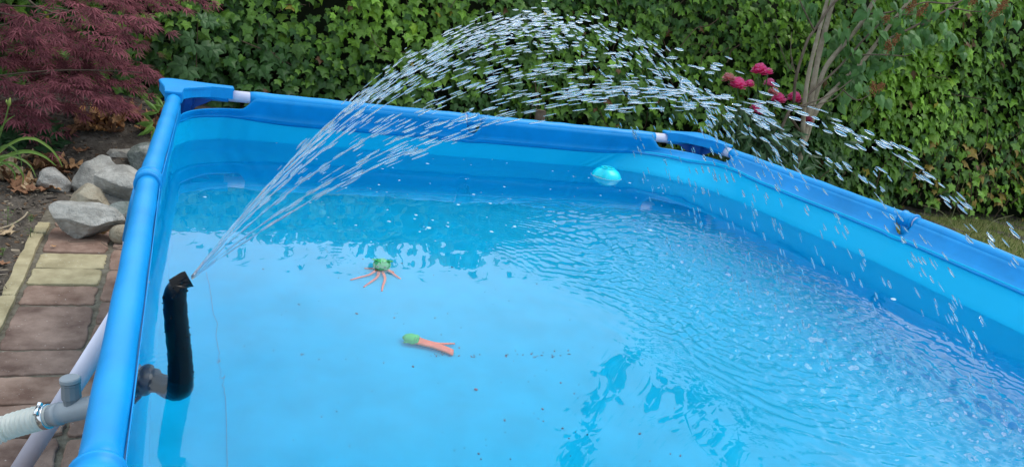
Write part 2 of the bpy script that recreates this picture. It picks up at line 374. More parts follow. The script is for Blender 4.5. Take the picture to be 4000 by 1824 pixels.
for i, r_ in enumerate(rows):
    d = r_[:, :2].mean(0)-r_[:, :2]; d /= np.linalg.norm(d, axis=1)[:, None]; r_[:, :2] += d*(wr*1.0)[:, None]
liner = loft(rows, 'liner', M['liner'], pool); liner['label'] = 'light blue vinyl pool wall'
sol = liner.modifiers.new('thick', 'SOLIDIFY'); sol.thickness = .0015; sol.offset = 1
fl = rows[-1].copy()
# floor with slight wrinkles: grid clipped generously under the walls
xs = np.arange(-.12, 2.18, .02); ys = np.arange(-3.08, .10, .02); X, Y = np.meshgrid(xs, ys)
Zf = .0135+.0016*np.sin(X*7+Y*3)*np.sin(Y*5-X*2)+.0035*np.exp(-((X-(.108+.006*np.sin(Y*14)))/.006)**2)
from mathutils import geometry
def inside(px, py, poly):
    x, y = px.ravel(), py.ravel(); r = np.zeros(len(x), bool); n = len(poly); j = n-1
    for i in range(n):
        xi, yi = poly[i]; xj, yj = poly[j]
        c = ((yi > y) != (yj > y)) & (x < (xj-xi)*(y-yi)/(yj-yi+1e-12)+xi); r ^= c; j = i
    return r.reshape(px.shape)
def grid_in(X, Y, Z, poly, name, m, parent=None):
    ins = inside(X, Y, poly); nyy, nxx = X.shape; keep = ins[:-1, :-1] & ins[1:, :-1] & ins[:-1, 1:] & ins[1:, 1:]
    idx = np.arange(nyy*nxx).reshape(nyy, nxx); q = np.stack([idx[:-1, :-1][keep], idx[:-1, 1:][keep], idx[1:, 1:][keep], idx[1:, :-1][keep]], -1)
    used = np.unique(q); mp_ = -np.ones(nyy*nxx, int); mp_[used] = np.arange(len(used))
    V = np.stack([X, Y, Z], -1).reshape(-1, 3)[used]
    return build(name, V, mp_[q], m, parent, smooth=True)
grow = lambda P, e: P+(P-P.mean(0))/np.linalg.norm(P-P.mean(0), axis=1)[:, None]*e
grid_in(X, Y, Zf, grow(rows_plan['low'], .025), 'pool_floor', M['floor'], pool)

# rails: white steel tubes, blue fabric sleeves
def seg(a, b, ta, tb): d = b-a; Ln = np.linalg.norm(d); d /= Ln; return a+d*ta, b-d*tb
for i in range(NP):
    a, b = PV[i], PV[(i+1) % NP]; j = (i+1) % NP
    ea = .10 if i in CORN else .004; eb = .10 if j in CORN else .004
    p, q = seg(a, b, ea, eb); V, Fc = tube([(*p, RZ), (*q, RZ)], .0185, 24); build('rail_tube', V, Fc, M['white'], pool, True)['label'] = 'white steel rail tube'
    ca = .222 if i in CORN else (.031 if i == 3 else .022); cb = .222 if j in CORN else (.031 if i == 0 else .022)
    if i == 9: cb = .115
    if i == 2: ca = .20
    if i == 0: ca = .222
    p, q = seg(a, b, ca, cb); n = 40
    P = np.array([lerp(np.array((*p, RZ)), np.array((*q, RZ)), t) for t in np.linspace(0, 1, n)])
    P[:, 2] += .0006*np.sin(np.arange(n)*1.1+i)
    rr = np.full(n, R_T)+.0004*np.sin(np.arange(n)*.7+i*2); rr[0] = rr[-1] = .0195
    V, Fc = tube(P, rr, 28); s = build('rail_sleeve', V, Fc, M['band'], pool, True)
    # T joints
    if j not in CORN:
        c = PV[j]; a2 = PV[(j+1) % NP]; d = (a2-a); d /= np.linalg.norm(d); nn = np.array([-d[1], d[0]])
        tj = MB(); e = .024
        P = [(*(c-d*e), RZ), (*(c-d*(e-.001)), RZ), (*(c-d*(e-.006)), RZ), (*(c-d*(e-.007)), RZ), (*(c+d*(e-.007)), RZ), (*(c+d*(e-.006)), RZ), (*(c+d*(e-.001)), RZ), (*(c+d*e), RZ)]
        tj.add(*tube(P, [.0228, .0262, .0262, .0236, .0236, .0262, .0262, .0228], 28))
        o = tj.build('rail_joint', M['plastic'], pool, True)
        sk = MB(); out = nn*(-1 if (PV.__len__() and ((c+nn*.1)-np.array([1, -1.5]))@((c+nn*.1)-np.array([1, -1.5])) < ((c-nn*.1)-np.array([1, -1.5]))@((c-nn*.1)-np.array([1, -1.5]))) else 1)
        sk.add(*tube([(*(c+out*.004), RZ-.012), (*(c+out*(.024 if c[0] > .5 else .012)), RZ-.05), (*(c+out*(.05 if c[0] > .5 else .024)), RZ-.13)], [.022, .027 if c[0] > .5 else .0225, .0225], 20))
        for s_ in (-1, 1): sk.add(*tube([(*(c+d*s_*.012-out*.014), RZ-.018), (*(c+d*s_*.012+out*.006), RZ-.06)], .0028, 8))
        sk.build('leg_socket', M['plastic'], o, True)
        V, Fc = tube([(*(c+out*(.048 if c[0] > .5 else .026)), RZ-.12), (*(c+out*(.085 if c[0] > .5 else .03)), .012)], .0185, 20); build('leg', V, Fc, M['white'], pool, True)
        V, Fc = tube([(*(c+out*(.085 if c[0] > .5 else .03)), .03), (*(c+out*(.085 if c[0] > .5 else .03)), .0)], .023, 20); build('foot', V, Fc, M['dplastic'], pool, True)
# corner connectors
for i, ci in CORN.items():
    c = PV[i]; u = PV[i-1]-c; u /= np.linalg.norm(u); v = PV[(i+1) % NP]-c; v /= np.linalg.norm(v)
    un = -(v-(v@u)*u); un /= np.linalg.norm(un); vn = -(u-(u@v)*v); vn /= np.linalg.norm(vn)    # outward normals of each arm
    Lm = .168; w = .027
    pts = [c+u*Lm+un*w*.9, c+u*.10+un*w*1.08]
    o_c = (un+vn); o_c /= np.linalg.norm(o_c)
    for k in range(7):
        t = k/6; a = un*math.cos(t*np.pi/2)+vn*math.sin(t*np.pi/2); a /= np.linalg.norm(a); pts.append(c-(u+v)*.012+a*(w*1.45))
    pts += [c+v*.10+vn*w*1.08, c+v*Lm+vn*w*.9, c+v*Lm-vn*w*.85, c+v*.125-vn*w*.9]
    p0, p1, pc = c+v*.10-vn*w*.95, c+u*.10-un*w*.95, c+(u+v)*.047
    for t in np.linspace(0, 1, 9): pts.append((1-t)**2*p0+2*t*(1-t)*pc+t*t*p1)
    pts += [c+u*.125-un*w*.9, c+u*Lm-un*w*.85]
    pts = np.array(pts); ctr = pts.mean(0)
    area = sum(pts[k][0]*pts[(k+1) % len(pts)][1]-pts[(k+1) % len(pts)][0]*pts[k][1] for k in range(len(pts)))
    if area < 0: pts = pts[::-1]
    mbp = MB(); n = len(pts); V = []; Fc = []
    lip = pts+(pts-ctr)/np.linalg.norm(pts-ctr, axis=1)[:, None]*.003
    for P, z in ((pts, RZ-.006), (pts, RZ+.020), (lip, RZ+.0202), (lip, RZ+.026), (pts, RZ+.0285)): V += [(x, y, z) for x, y in P]
    for r in range(4): Fc += [(r*n+k, r*n+(k+1) % n, (r+1)*n+(k+1) % n, (r+1)*n+k) for k in range(n)]
    Fc.append(tuple(4*n+k for k in range(n))); mbp.add(V, Fc)
    cc = build('corner_connector', V, Fc, M['plastic'], pool); bevel(cc, .0015, 1)
    for p in cc.data.polygons: p.use_smooth = False
    und = MB(); cx = c+(u+v)*.012
    und.add(*tube([(*(c+u*.155), RZ), (*(c+u*.04), RZ)], .0215, 20)); und.add(*tube([(*(c+v*.155), RZ), (*(c+v*.04), RZ)], .0215, 20))
    und.build('rail_socket', M['plastic'], cc, True)
    lg = MB(); ou = o_c
    lg.add(*tube([(*cx, RZ+.015), (*cx, RZ-.03), (*(cx+ou*.006), RZ-.09), (*(cx+ou*.012), RZ-.19)], [.048, .042, .028, .025], 10))
    for s1 in (u, v):
        P0 = cx; rib = [(*(P0+s1*.105), RZ-.012), (*(P0+s1*.02), RZ-.012), (*(P0+ou*.005), RZ-.13), (*(P0+s1*.045), RZ-.045)]
        nn = np.array([-s1[1], s1[0]])*.004
        lg.add([(x+nn[0], y+nn[1], z) for x, y, z in rib]+[(x-nn[0], y-nn[1], z) for x, y, z in rib], [(0, 1, 2, 3), (7, 6, 5, 4), (0, 4, 5, 1), (1, 5, 6, 2), (2, 6, 7, 3), (3, 7, 4, 0)])
    lg.build('leg_socket', M['dplastic'], cc)
    V, Fc = tube([(*(cx+ou*.012), RZ-.18), (*(cx+ou*.05), .01)], .0185, 20); build('leg', V, Fc, M['white'], pool, True)
    V, Fc = tube([(*(cx+ou*.049), .03), (*(cx+ou*.052), .0)], .023, 20); build('foot', V, Fc, M['dplastic'], pool, True)
# the slanting side brace seen on the left
V, Fc = tube([(-.047, -1.202, .51), (-.277, -1.089, .02)], .0188, 22); build('side_brace', V, Fc, M['white'], pool, True)['label'] = 'white slanting side brace'

# ------------------------------------------------------------------ water
WZ = .515
xs = np.arange(-.10, 2.12, .005); ys = np.arange(-3.06, .08, .005); X, Y = np.meshgrid(xs, ys)
H = np.zeros_like(X)
r2 = np.random.default_rng(21)
spots = [((1.30, -1.03), .05, 14), ((1.33, -1.25), .09, 16), ((1.35, -1.45), .10, 22), ((1.28, -1.64), .07, 16), ((1.42, -1.86), .12, 20), ((1.62, -2.1), .16, 16), ((1.5, -1.3), .2, 14), ((1.15, -1.5), .15, 10)]
for (cx, cy), s, k in spots:
    for _ in range(k):
        x0, y0 = cx+r2.normal(0, s), cy+r2.normal(0, s*1.2); r0 = min(.28, abs(r2.normal(0, .16))+.02); lam = r2.uniform(.016, .040); w = r2.uniform(.02, .07)
        A = r2.uniform(.0008, .0016)*lam/.028/(1+3.0*r0); ph = r2.uniform(0, 6.28)
        sel_x = np.abs(xs-x0) < r0+3*w; sel_y = np.abs(ys-y0) < r0+3*w
        if not sel_x.any() or not sel_y.any(): continue
        sub = np.ix_(sel_y, sel_x); r_ = np.hypot(X[sub]-x0, Y[sub]-y0)
        th = np.arctan2(Y[sub]-y0, X[sub]-x0); H[sub] += A*(.5+.5*np.sin(th*r2.integers(1, 4)+ph*3))*np.cos(2*np.pi*(r_+.004*np.sin(th*5+ph))/lam+ph)*np.exp(-((r_-r0)/w)**2)
# wide arcs travelling out from the splash line
def segd(x, y, a, b):
    ab = np.array(b)-np.array(a); t = np.clip(((x-a[0])*ab[0]+(y-a[1])*ab[1])/(ab@ab), 0, 1); return np.hypot(x-a[0]-t*ab[0], y-a[1]-t*ab[1]), t
dS, tS = segd(X, Y, (1.32, -1.0), (1.5, -2.2))
ang = np.arctan2(Y+1.5, X-1.35)
env = np.exp(-(dS/.30)**2)
mod = .55+.45*np.sin(ang*9+dS*7)*np.sin(ang*17-dS*13+1)
H += .00012*env*mod*np.cos(2*np.pi*dS/.034+2.2*np.sin(ang*5)+1.5*np.sin(ang*13))
H += .00010*env*np.cos(2*np.pi*dS/.021+3*np.sin(ang*8+2)+2*np.sin(X*23))*(.5+.5*np.sin(Y*19+X*7))
for _ in range(750):
    t = r2.uniform(-.1, 1.1); x0, y0 = 1.30+.2*t+r2.normal(0, .22), -.98-1.2*t+r2.normal(0, .22); sg = r2.uniform(.025, .08); lam = r2.uniform(.014, .030); a = math.atan2(y0+1.5, x0-1.35)+r2.normal(0, .8); A = r2.uniform(.0003, .00065)*lam/.02
    sx_, sy_ = np.abs(xs-x0) < 2.4*sg, np.abs(ys-y0) < 2.4*sg
    if not sx_.any() or not sy_.any(): continue
    sub = np.ix_(sy_, sx_); dx_, dy_ = X[sub]-x0, Y[sub]-y0; cv = r2.normal(0, 2); pa = dx_*math.cos(a)+dy_*math.sin(a); pb_ = -dx_*math.sin(a)+dy_*math.cos(a)
    H[sub] += A*np.cos(2*np.pi*(pa+cv*pb_**2)/lam)*np.exp(-(pa**2+(pb_*.6)**2)/sg**2)
for _ in range(110):
    t = r2.uniform(-.05, 1.05); x0, y0 = 1.31+.16*t+r2.normal(0, .09), -.99-1.1*t+r2.normal(0, .09); lam = r2.uniform(.013, .020); r0 = r2.uniform(.004, .035); A = r2.uniform(.0008, .0018)
    sub = np.ix_(np.abs(ys-y0) < r0+.04, np.abs(xs-x0) < r0+.04)
    if 0 in X[sub].shape: continue
    r_ = np.hypot(X[sub]-x0, Y[sub]-y0); H[sub] += A*np.cos(2*np.pi*(r_-r0)/lam)*np.exp(-((r_-r0)/.012)**2)
for _ in range(170):
    t = r2.uniform(-.1, 1.1); x0, y0 = 1.25+.2*t+r2.normal(0, .22), -.98-1.2*t+r2.normal(0, .2); sg = r2.uniform(.05, .13); lam = r2.uniform(.034, .075); a = math.atan2(y0+1.5, x0-1.35)+r2.normal(0, .7); A = r2.uniform(.0006, .0013)*lam/.05
    sub = np.ix_(np.abs(ys-y0) < 2.4*sg, np.abs(xs-x0) < 2.4*sg)
    if 0 in X[sub].shape: continue
    dx_, dy_ = X[sub]-x0, Y[sub]-y0; cv = r2.normal(0, 3); pa = dx_*math.cos(a)+dy_*math.sin(a); pb_ = -dx_*math.sin(a)+dy_*math.cos(a)
    H[sub] += A*np.cos(2*np.pi*(pa+cv*pb_**2)/lam)*np.exp(-(pa**2+(pb_*.7)**2)/sg**2)
env2 = np.exp(-(dS/.42)**2)
H += .00040*env2*np.cos(2*np.pi*dS/.075+1.5*np.sin(ang*4))*mod
H *= sm((.62-dS)/.30)*(1-.72*sm((X-1.42)/.34))                        # the left and the far right lie calm
for k in range(9):                                                   # slow swell over the whole basin
    a = r2.uniform(0, 6.28); lam = r2.uniform(.09, .34); H += r2.uniform(.00003, .00007)*lam/.2*np.cos(2*np.pi*(X*math.cos(a)+Y*math.sin(a))/lam+r2.uniform(0, 6.28))*(1+1.2*np.exp(-(dS/.9)**2))
r_ = np.hypot(X-.02, Y+1.56); H += .00022*np.exp(-((r_-.05)/.03)**2)*np.cos(2*np.pi*r_/.014)      # rings round the fountain pipe
for (x0, y0, r0) in ((.80, -.72, .07), (.92, -.84, .06), (.62, -.52, .03), (1.0, -.60, .08), (.35, -1.05, .025)):
    r_ = np.hypot(X-x0, Y-y0); H += .00011*np.exp(-((r_-r0)/.03)**2)*np.cos(2*np.pi*r_/.02)*(.5+.5*np.sin(np.arctan2(Y-y0, X-x0)*2+x0*9))
wp_ = rows_plan['water']; edge = inside(X, Y, grow(wp_, .012)) & ~inside(X, Y, grow(wp_, -.03)); ex_, ey_ = X[edge], Y[edge]; dd_ = np.empty(len(ex_))
for k in range(0, len(ex_), 4000): dd_[k:k+4000] = np.hypot(ex_[k:k+4000, None]-wp_[None, :, 0], ey_[k:k+4000, None]-wp_[None, :, 1]).min(1)
H[edge] += .0022*np.exp(-dd_/.0045)                                  # the water climbs a little at the wall
water = grid_in(X, Y, WZ+H, grow(rows_plan['water'], .010), 'water', M['water'])
tag(water, kind='structure', label='clear pool water, rippled on the right by falling drops')

def wz(x, y): return WZ
# foam flecks and bubbles on the water
mb = MB(); r3 = np.random.default_rng(5)
def fleck(x, y, s, h=.25):
    k = 10; a = np.arange(k)*2*np.pi/k; rr = s*(1+.15*np.sin(a*2+r3.uniform(0, 6))); st = r3.uniform(.7, 1)
    V = [(x+rr[i]*math.cos(a[i]), y+rr[i]*math.sin(a[i])*st, WZ+.0002) for i in range(k)]+[(x+.6*rr[i]*math.cos(a[i]), y+.6*rr[i]*math.sin(a[i])*st, WZ+s*h) for i in range(k)]+[(x, y, WZ+s*h*1.2)]
    mb.add(V, [(i, (i+1) % k, k+(i+1) % k, k+i) for i in range(k)]+[(k+i, k+(i+1) % k, 2*k) for i in range(k)])
for (px, py, s) in [(1675, 890, 11), (1520, 865, 8), (1790, 800, 9), (1850, 760, 8), (1560, 705, 6), (1625, 840, 8), (1670, 640, 9), (1480, 722, 6), (1915, 795, 8), (1970, 730, 7), (2165, 865, 10), (2010, 885, 10), (1920, 905, 9), (1495, 660, 5), (1210, 600, 6), (1390, 880, 6), (1620, 855, 5), (1750, 885, 6), (2150, 740, 5), (2460, 715, 9), (2530, 705, 5), (2590, 755, 5), (1750, 870, 5), (1690, 860, 6), (1640, 905, 5), (1080, 560, 5), (800, 770, 7), (1580, 610, 4), (1840, 645, 4), (2540, 900, 13), (2480, 905, 8), (2060, 610, 4), (3490, 1168, 14), (2240, 690, 6), (2300, 695, 6), (2065, 905, 6), (2120, 905, 5), (1205, 700, 5)]:
    p = atZ(px, py, WZ); fleck(p[0], p[1], s*.0010*.9*.45*1.6)
for _ in range(90): px, py = r3.uniform(1150, 2650), r3.uniform(600, 960); p = atZ(px, py, WZ); fleck(p[0], p[1], r3.uniform(.0012, .0035))
for _ in range(34):
    px = r3.uniform(2650, 3950); py = 700+(px-2650)*.62+r3.uniform(0, 260); p = atZ(px, py, WZ)
    if p[0] < 2.0: fleck(p[0], p[1], r3.uniform(.0010, .0028), .5)
tag(mb.build('foam_bubbles', M['foam'], smooth=True), 'pale foam flecks and small bubbles drifting on the water', 'foam', kind='stuff')

# debris lying on the pool floor
mb = MB()
def speck(px, py, s, el=1.6):
    s *= .60; p = underwater(px, py, .0165); a = r3.uniform(0, 3.14); k = 6; q = []
    for i in range(k):
        t = 2*np.pi*i/k; x_, y_ = s*el*math.cos(t)*r3.uniform(.7, 1.1), s*math.sin(t)*r3.uniform(.7, 1.1); q.append((p[0]+x_*math.cos(a)-y_*math.sin(a), p[1]+x_*math.sin(a)+y_*math.cos(a)))
    mb.add(*prism(q, .0145, .0175), col=[(.20, .13, .20), (.10, .16, .24), (.07, .17, .25)][r3.integers(3)])
for (px, py, s) in [(1395, 1225, .005), (1540, 1240, .003), (1858, 1520, .006), (1170, 1185, .0035), (1612, 1428, .004), (1030, 1050, .003), (1275, 978, .003), (1795, 1357, .003), (2075, 1378, .003), (2165, 1368, .003), (2220, 1366, .0025), (1975, 1388, .0025), (1970, 1640, .003), (1868, 1768, .003), (1175, 1380, .003), (1570, 1030, .004), (1765, 1045, .003), (1700, 1240, .003), (2500, 1690, .004), (2655, 1775, .003), (2190, 1493, .003), (2200, 1670, .003), (2120, 1595, .003), (1500, 1415, .002)]: speck(px, py, s)
for _ in range(90): speck(r3.uniform(950, 2700), r3.uniform(1000, 1800), r3.uniform(.0007, .0017))
for _ in range(34): speck(r3.uniform(1680, 2230), 1385+r3.normal(0, 4), r3.uniform(.0005, .0014), 5)
cr_ = [underwater(px, py, .0175) for px, py in [(805, 1060), (818, 1110), (826, 1160), (832, 1225), (848, 1262), (842, 1310), (856, 1382), (852, 1402), (872, 1455), (866, 1475), (880, 1560), (884, 1640), (886, 1720), (888, 1830)]]
mb.add(*tube([(p[0], p[1], .0178) for p in cr_], .00045, 5), (.14, .22, .32))
tag(mb.build('floor_debris', M['chip']), 'tiny dark specks of dirt lying on the pool floor', 'debris', kind='stuff')

# ------------------------------------------------------------------ fountain: pipe, jets, spray
fb = atZ(705, 1475, WZ)
pipe = empty('fountain_pipe', (fb[0], fb[1], .45), 'black upright fountain pipe rising from the water, jets leaving its bent top', 'fountain pipe')
P = bez([(-.012, -1.502, .418), (.008, -1.532, .428), (.022, -1.562, .446), (fb[0], fb[1], .485), (fb[0]-.001, fb[1]+.001, .54), (fb[0]-.008, fb[1]+.002, .60), (fb[0]-.012, fb[1]+.003, .648), (fb[0]-.007, fb[1]+.004, .668)], 8)
rr = np.interp(np.arange(len(P)), [0, 16, 24, 34, 48, 56], [.019, .019, .0195, .0172, .0163, .0125])
V, Fc = tube(P, rr, 26); V += .0004*np.sin(V[:, [2]]*300+V[:, [0]]*400)
o = build('pipe', V, Fc, M['black'], pipe, True)
# water beads clinging to the pipe
mb = MB()
for _ in range(64):
    i = r3.integers(26, len(P)-5); a = r3.uniform(0, 6.28); d = np.array([math.cos(a), math.sin(a), 0]); s = r3.uniform(.0008, .0019)
    mb.add(*ball(P[i]+d*(rr[i]+.0004)+(0, 0, r3.uniform(-.004, .004)), s, 7, 5))
mb.build('water_beads', M['black'], pipe, True)
noz = MB(); e = P[-1]; dd = np.array([.80, .10, .42]); dd /= np.linalg.norm(dd)
x, y, d = frame(dd)
# flattened crumpled mouth of the pipe
ringv = []
for k, (t, w, h) in enumerate([(-.010, .0120, .0120), (.000, .0125, .0100), (.006, .0128, .0078), (.011, .0132, .0058), (.015, .0135, .0048)]):
    a = np.arange(20)*2*np.pi/20; ringv.append(e+dd*t+np.outer(np.cos(a)*h*(1+.12*np.sin(a*5+k)), x)+np.outer(np.sin(a)*w*(1+.10*np.cos(a*3+k)), y))
noz.add(np.concatenate(ringv), [(r*20+i, r*20+(i+1) % 20, (r+1)*20+(i+1) % 20, (r+1)*20+i) for r in range(4) for i in range(20)]+[tuple(80+i for i in range(20))])
noz.build('nozzle', M['black'], pipe)
fg = MB(); a0 = np.array([-.034, -1.492, .412]); a1 = P[0]; dr = (np.array([.9, -.42, .05])); dr /= np.linalg.norm(dr)
fg.add(*tube([a0, a0+dr*.006, a0+dr*.0061, a0+dr*.020, a0+dr*.028, a0+dr*.04], [.040, .040, .034, .033, .024, .022], 24))
fgc = fg.build('wall_flange', mat('brown_grey_plastic', (.028, .026, .026), .4, .4, vary=.3, vscale=40), pipe, True); fgc['label'] = 'grey wall flange under the water'

S0 = e+dd*.019
jets = [(1.27, -1.00, .475, 100, 1.0), (1.31, -1.12, .50, 140, 1.0), (1.34, -1.27, .515, 160, 1.0), (1.34, -1.40, .51, 160, 1.0), (1.30, -1.55, .485, 140, 1.0), (1.36, -1.72, .46, 140, 1.0), (1.48, -1.87, .44, 160, 1.05), (1.64, -2.02, .45, 160, 1.1), (1.50, -1.30, .50, 60, 1.0), (1.62, -1.66, .485, 90, 1.0)]
spray = MB(); jr = np.random.default_rng(11)
BV, BF = ball((0, 0, 0), 1, 8, 6)
def pj(E, h, t): 
    p = S0+(E-S0)*t; p[2] += 4*h*t*(1-t); return p
def vj(E, h, t): v = (E-S0).copy(); v[2] += 4*h*(1-2*t); return v
def drop(p, v, ln, r):
    x, y, d = frame(v); V = p+np.outer(BV[:, 0]*r, x)+np.outer(BV[:, 1]*r, y)+np.outer(BV[:, 2]*ln, d); spray.add(V, BF)
for ji, (ex, ey, h, n, sz) in enumerate(jets):
    E = np.array([ex, ey, WZ])
    if ji < 8:
        off = np.array([0, (ji-3.5)*.0026, (3.5-ji)*.0016]); T = np.linspace(0, .21+jr.uniform(-.03, .02), 44)
        Pj = np.array([pj(E, h, t)+off*(1-t) for t in T]); rj = .0011+.0004*np.sin(T*180+ji)+.0004*np.sin(T*420+2*ji); rj *= np.interp(T, [0, .12, .2], [1, 1.1, .6])
        Pj += np.cumsum(jr.normal(0, .00012, Pj.shape), axis=0)
        jt = empty('water_jet', tuple(S0+off), ['uppermost', 'second highest', 'third highest', 'fourth highest', 'fifth highest', 'third lowest', 'second lowest', 'lowest'][ji]+' thin clear water jet leaving the black pipe mouth', 'water jet', 'water jets leaving the fountain pipe')
        V, Fc = tube(Pj, rj, 8); build('stream', V, Fc, M['drop'], jt, True)
    for k in range(int(n*1.35) if ji < 8 else n//2):
        t = jr.uniform(.16, 1.0) if k < n*.85 else jr.uniform(.06, .42)
        if t < .3 and k >= n and jr.random() < .3: t = jr.uniform(.3, .6)
        s = .0015+.030*t**1.15; bb = jr.integers(3)-1; Ej = E+np.array([jr.normal(0, .03), bb*.04+jr.normal(0, .02), 0]); hj = h*(1+bb*.012+jr.normal(0, .010))
        p = pj(Ej, hj, t)
        if p[2] < WZ+.005: continue
        p = p+jr.normal(0, 1, 3)*np.array([.006, .004, .006])*min(1, t*t*6)
        v = vj(Ej, hj, t); sp = np.linalg.norm(v)/1.9
        ln = max(.45, sp)*jr.uniform(.0080, .0135)*sz; r = .0012*math.exp(jr.normal(0, .30))*sz*(1 if t > .4 else .62)
        drop(p, v, ln, r)
        if jr.random() < .5 and t > .1: drop(p+jr.normal(0, .004, 3), v, ln*jr.uniform(.4, .9), r*jr.uniform(.4, .8))
tag(spray.build('water_spray', M['drop'], smooth=True), 'arching spray of countless white water drops above the pool', 'water spray', kind='stuff')
# splash crowns where the drops hit
mb = MB()
for (cx, cy), s, k in spots[:6]:
    for _ in range(k//2):
        x0, y0 = cx+jr.normal(0, s*.7), cy+jr.normal(0, s*.8); r = jr.uniform(.0012, .0032)
        mb.add(*ball((x0, y0, WZ+abs(jr.normal(0, .008))), (r, r, r*jr.uniform(.8, 2)), 8, 6))
tag(mb.build('splash_droplets', M['drop'], smooth=True), 'small splashes where the falling drops strike the water', 'splash', kind='stuff')

# ------------------------------------------------------------------ hose, connector, clamp
wallp = np.array([-.040, -1.475, .424]); tee_l = np.array([-.150, -1.432, .374]); ax = tee_l-wallp; ax /= np.linalg.norm(ax)
con = empty('hose_connector', tuple(tee_l), 'grey plastic pipe connector with a capped valve, left of the pool wall', 'pipe connector')
bd = MB(); bd.add(*tube([wallp, wallp+ax*.07, tee_l-ax*.012, tee_l, tee_l+ax*.0005, tee_l+ax*.010, tee_l+ax*.011, tee_l+ax*.030], [.0185, .0185, .0175, .0175, .0190, .0190, .0172, .0165], 28))
bd.build('pipe_body', M['grey'], con, True)
vb = tee_l-ax*.020; up = np.array([-.06, .08, 1.]); up /= np.linalg.norm(up)
vv = MB(); vv.add(*tube([vb, vb+up*.016, vb+up*.022, vb+up*.024, vb+up*.046, vb+up*.048, vb+up*.051], [.0125, .0125, .0135, .0150, .0142, .0152, .0150], 12))
vo = vv.build('valve_body', M['dgrey'], con)
vv = MB(); vv.add(*tube([vb+up*.0515, vb+up*.0525, vb+up*.058, vb+up*.0600], [.0135, .0158, .0158, .0140], 26)); vv.build('valve_cap', M['grey'], vo)
br = MB(); bx = wallp+ax*.035
Pb = bez([bx+(-.005, -.012, -.016), bx+(-.012, -.024, -.030), bx+(.0, -.040, -.042), bx+(.03, -.055, -.046)], 6)
for k in range(len(Pb)-1):
    a, b = Pb[k], Pb[k+1]; q = np.array([0, .0, -.004]); w = np.array([.012, .02, 0])
    br.add([a, b, b+q, a+q, a+w, b+w, b+w+q, a+w+q], [(0, 1, 2, 3), (7, 6, 5, 4), (0, 4, 5, 1), (3, 2, 6, 7), (0, 3, 7, 4), (1, 5, 6, 2)])
br.add(*tube([bx+(-.004, -.010, -.010), bx+(.006, -.034, -.040)], .0022, 8)); br.add(*tube([bx+(.02, -.016, -.014), bx+(.022, -.048, -.043)], .0018, 8))
br.build('bracket', M['dgrey'], con)
h0 = tee_l+ax*.018
ho = MB(); HP = bez([h0, h0+ax*.03, h0+ax*.075+(0, 0, -.003), (-.262, -1.40, .318), (-.38, -1.37, .255), (-.60, -1.36, .14), (-.85, -1.45, .05), (-1.2, -1.7, .03)], 40)
cum = np.concatenate([[0], np.cumsum(np.linalg.norm(np.diff(HP, axis=0), axis=1))]); SS = np.arange(0, cum[-1], .0011); HPs = np.array([np.interp(SS, cum, HP[:, k]) for k in range(3)]).T
rh = .0194+.0021*np.sin(SS*2*np.pi/.0088); rh = np.where(SS < .018, .0186, rh)
V, Fc = tube(HPs, rh, 20); hose = build('corrugated_hose', V, Fc, M['hose'], None, True); tag(hose, 'whitish translucent corrugated hose clamped to the grey connector', 'hose')
cl = empty('hose_clamp', tuple(h0+ax*.008), 'shiny steel worm clamp round the end of the corrugated hose', 'hose clamp')
c0 = h0+ax*.003; V, Fc = tube([c0, c0+ax*.0005, c0+ax*.0095, c0+ax*.010], [.0196, .0206, .0206, .0196], 28); build('clamp_strap', V, Fc, M['steel'], cl, True)
x, y, d = frame(ax); sdir = np.array([-.1, -.35, .9]); sdir -= (sdir@ax)*ax; sdir /= np.linalg.norm(sdir); tdir = np.cross(ax, sdir); sc0 = c0+ax*.005+sdir*.0225
V, Fc = tube([sc0-tdir*.012, sc0+tdir*.002], .0042, 12); build('worm_housing', V, Fc, M['steel'], cl, True)
V, Fc = tube([sc0+tdir*.002, sc0+tdir*.004, sc0+tdir*.0041, sc0+tdir*.010], [.0025, .0025, .0048, .0048], 6); build('screw_head', V, Fc, M['steel'], cl)

# ------------------------------------------------------------------ floating dispenser and dive toys
fp = atZ(2392, 702, WZ); disp = empty('chlorine_dispenser', (fp[0], fp[1]+.05, WZ), 'turquoise floating dispenser with a white rim by the far pool wall', 'pool dispenser')
Dx, Dy = fp[0], fp[1]+.05; prof = [(.0, .040), (.020, .039), (.026, .0375), (.043, .029), (.053, .018), (.057, .009), (.0585, .004)]
def lathe(prof, c, n=36, sx=1, sy=1, tilt=0):
    V = []; Fc = []
    for r, z in prof:
        for j in range(n): a = 2*np.pi*j/n; V.append((c[0]+r*sx*math.cos(a), c[1]+r*sy*math.sin(a), c[2]+z+tilt*r*math.cos(a)))
    k = len(prof); Fc = [(i*n+j, i*n+(j+1) % n, (i+1)*n+(j+1) % n, (i+1)*n+j) for i in range(k-1) for j in range(n)]
    return V, Fc
c = (Dx, Dy, WZ-.006); V, Fc = lathe([(r if r > 0 else 1e-4, z) for r, z in prof], c); V = np.array(V)
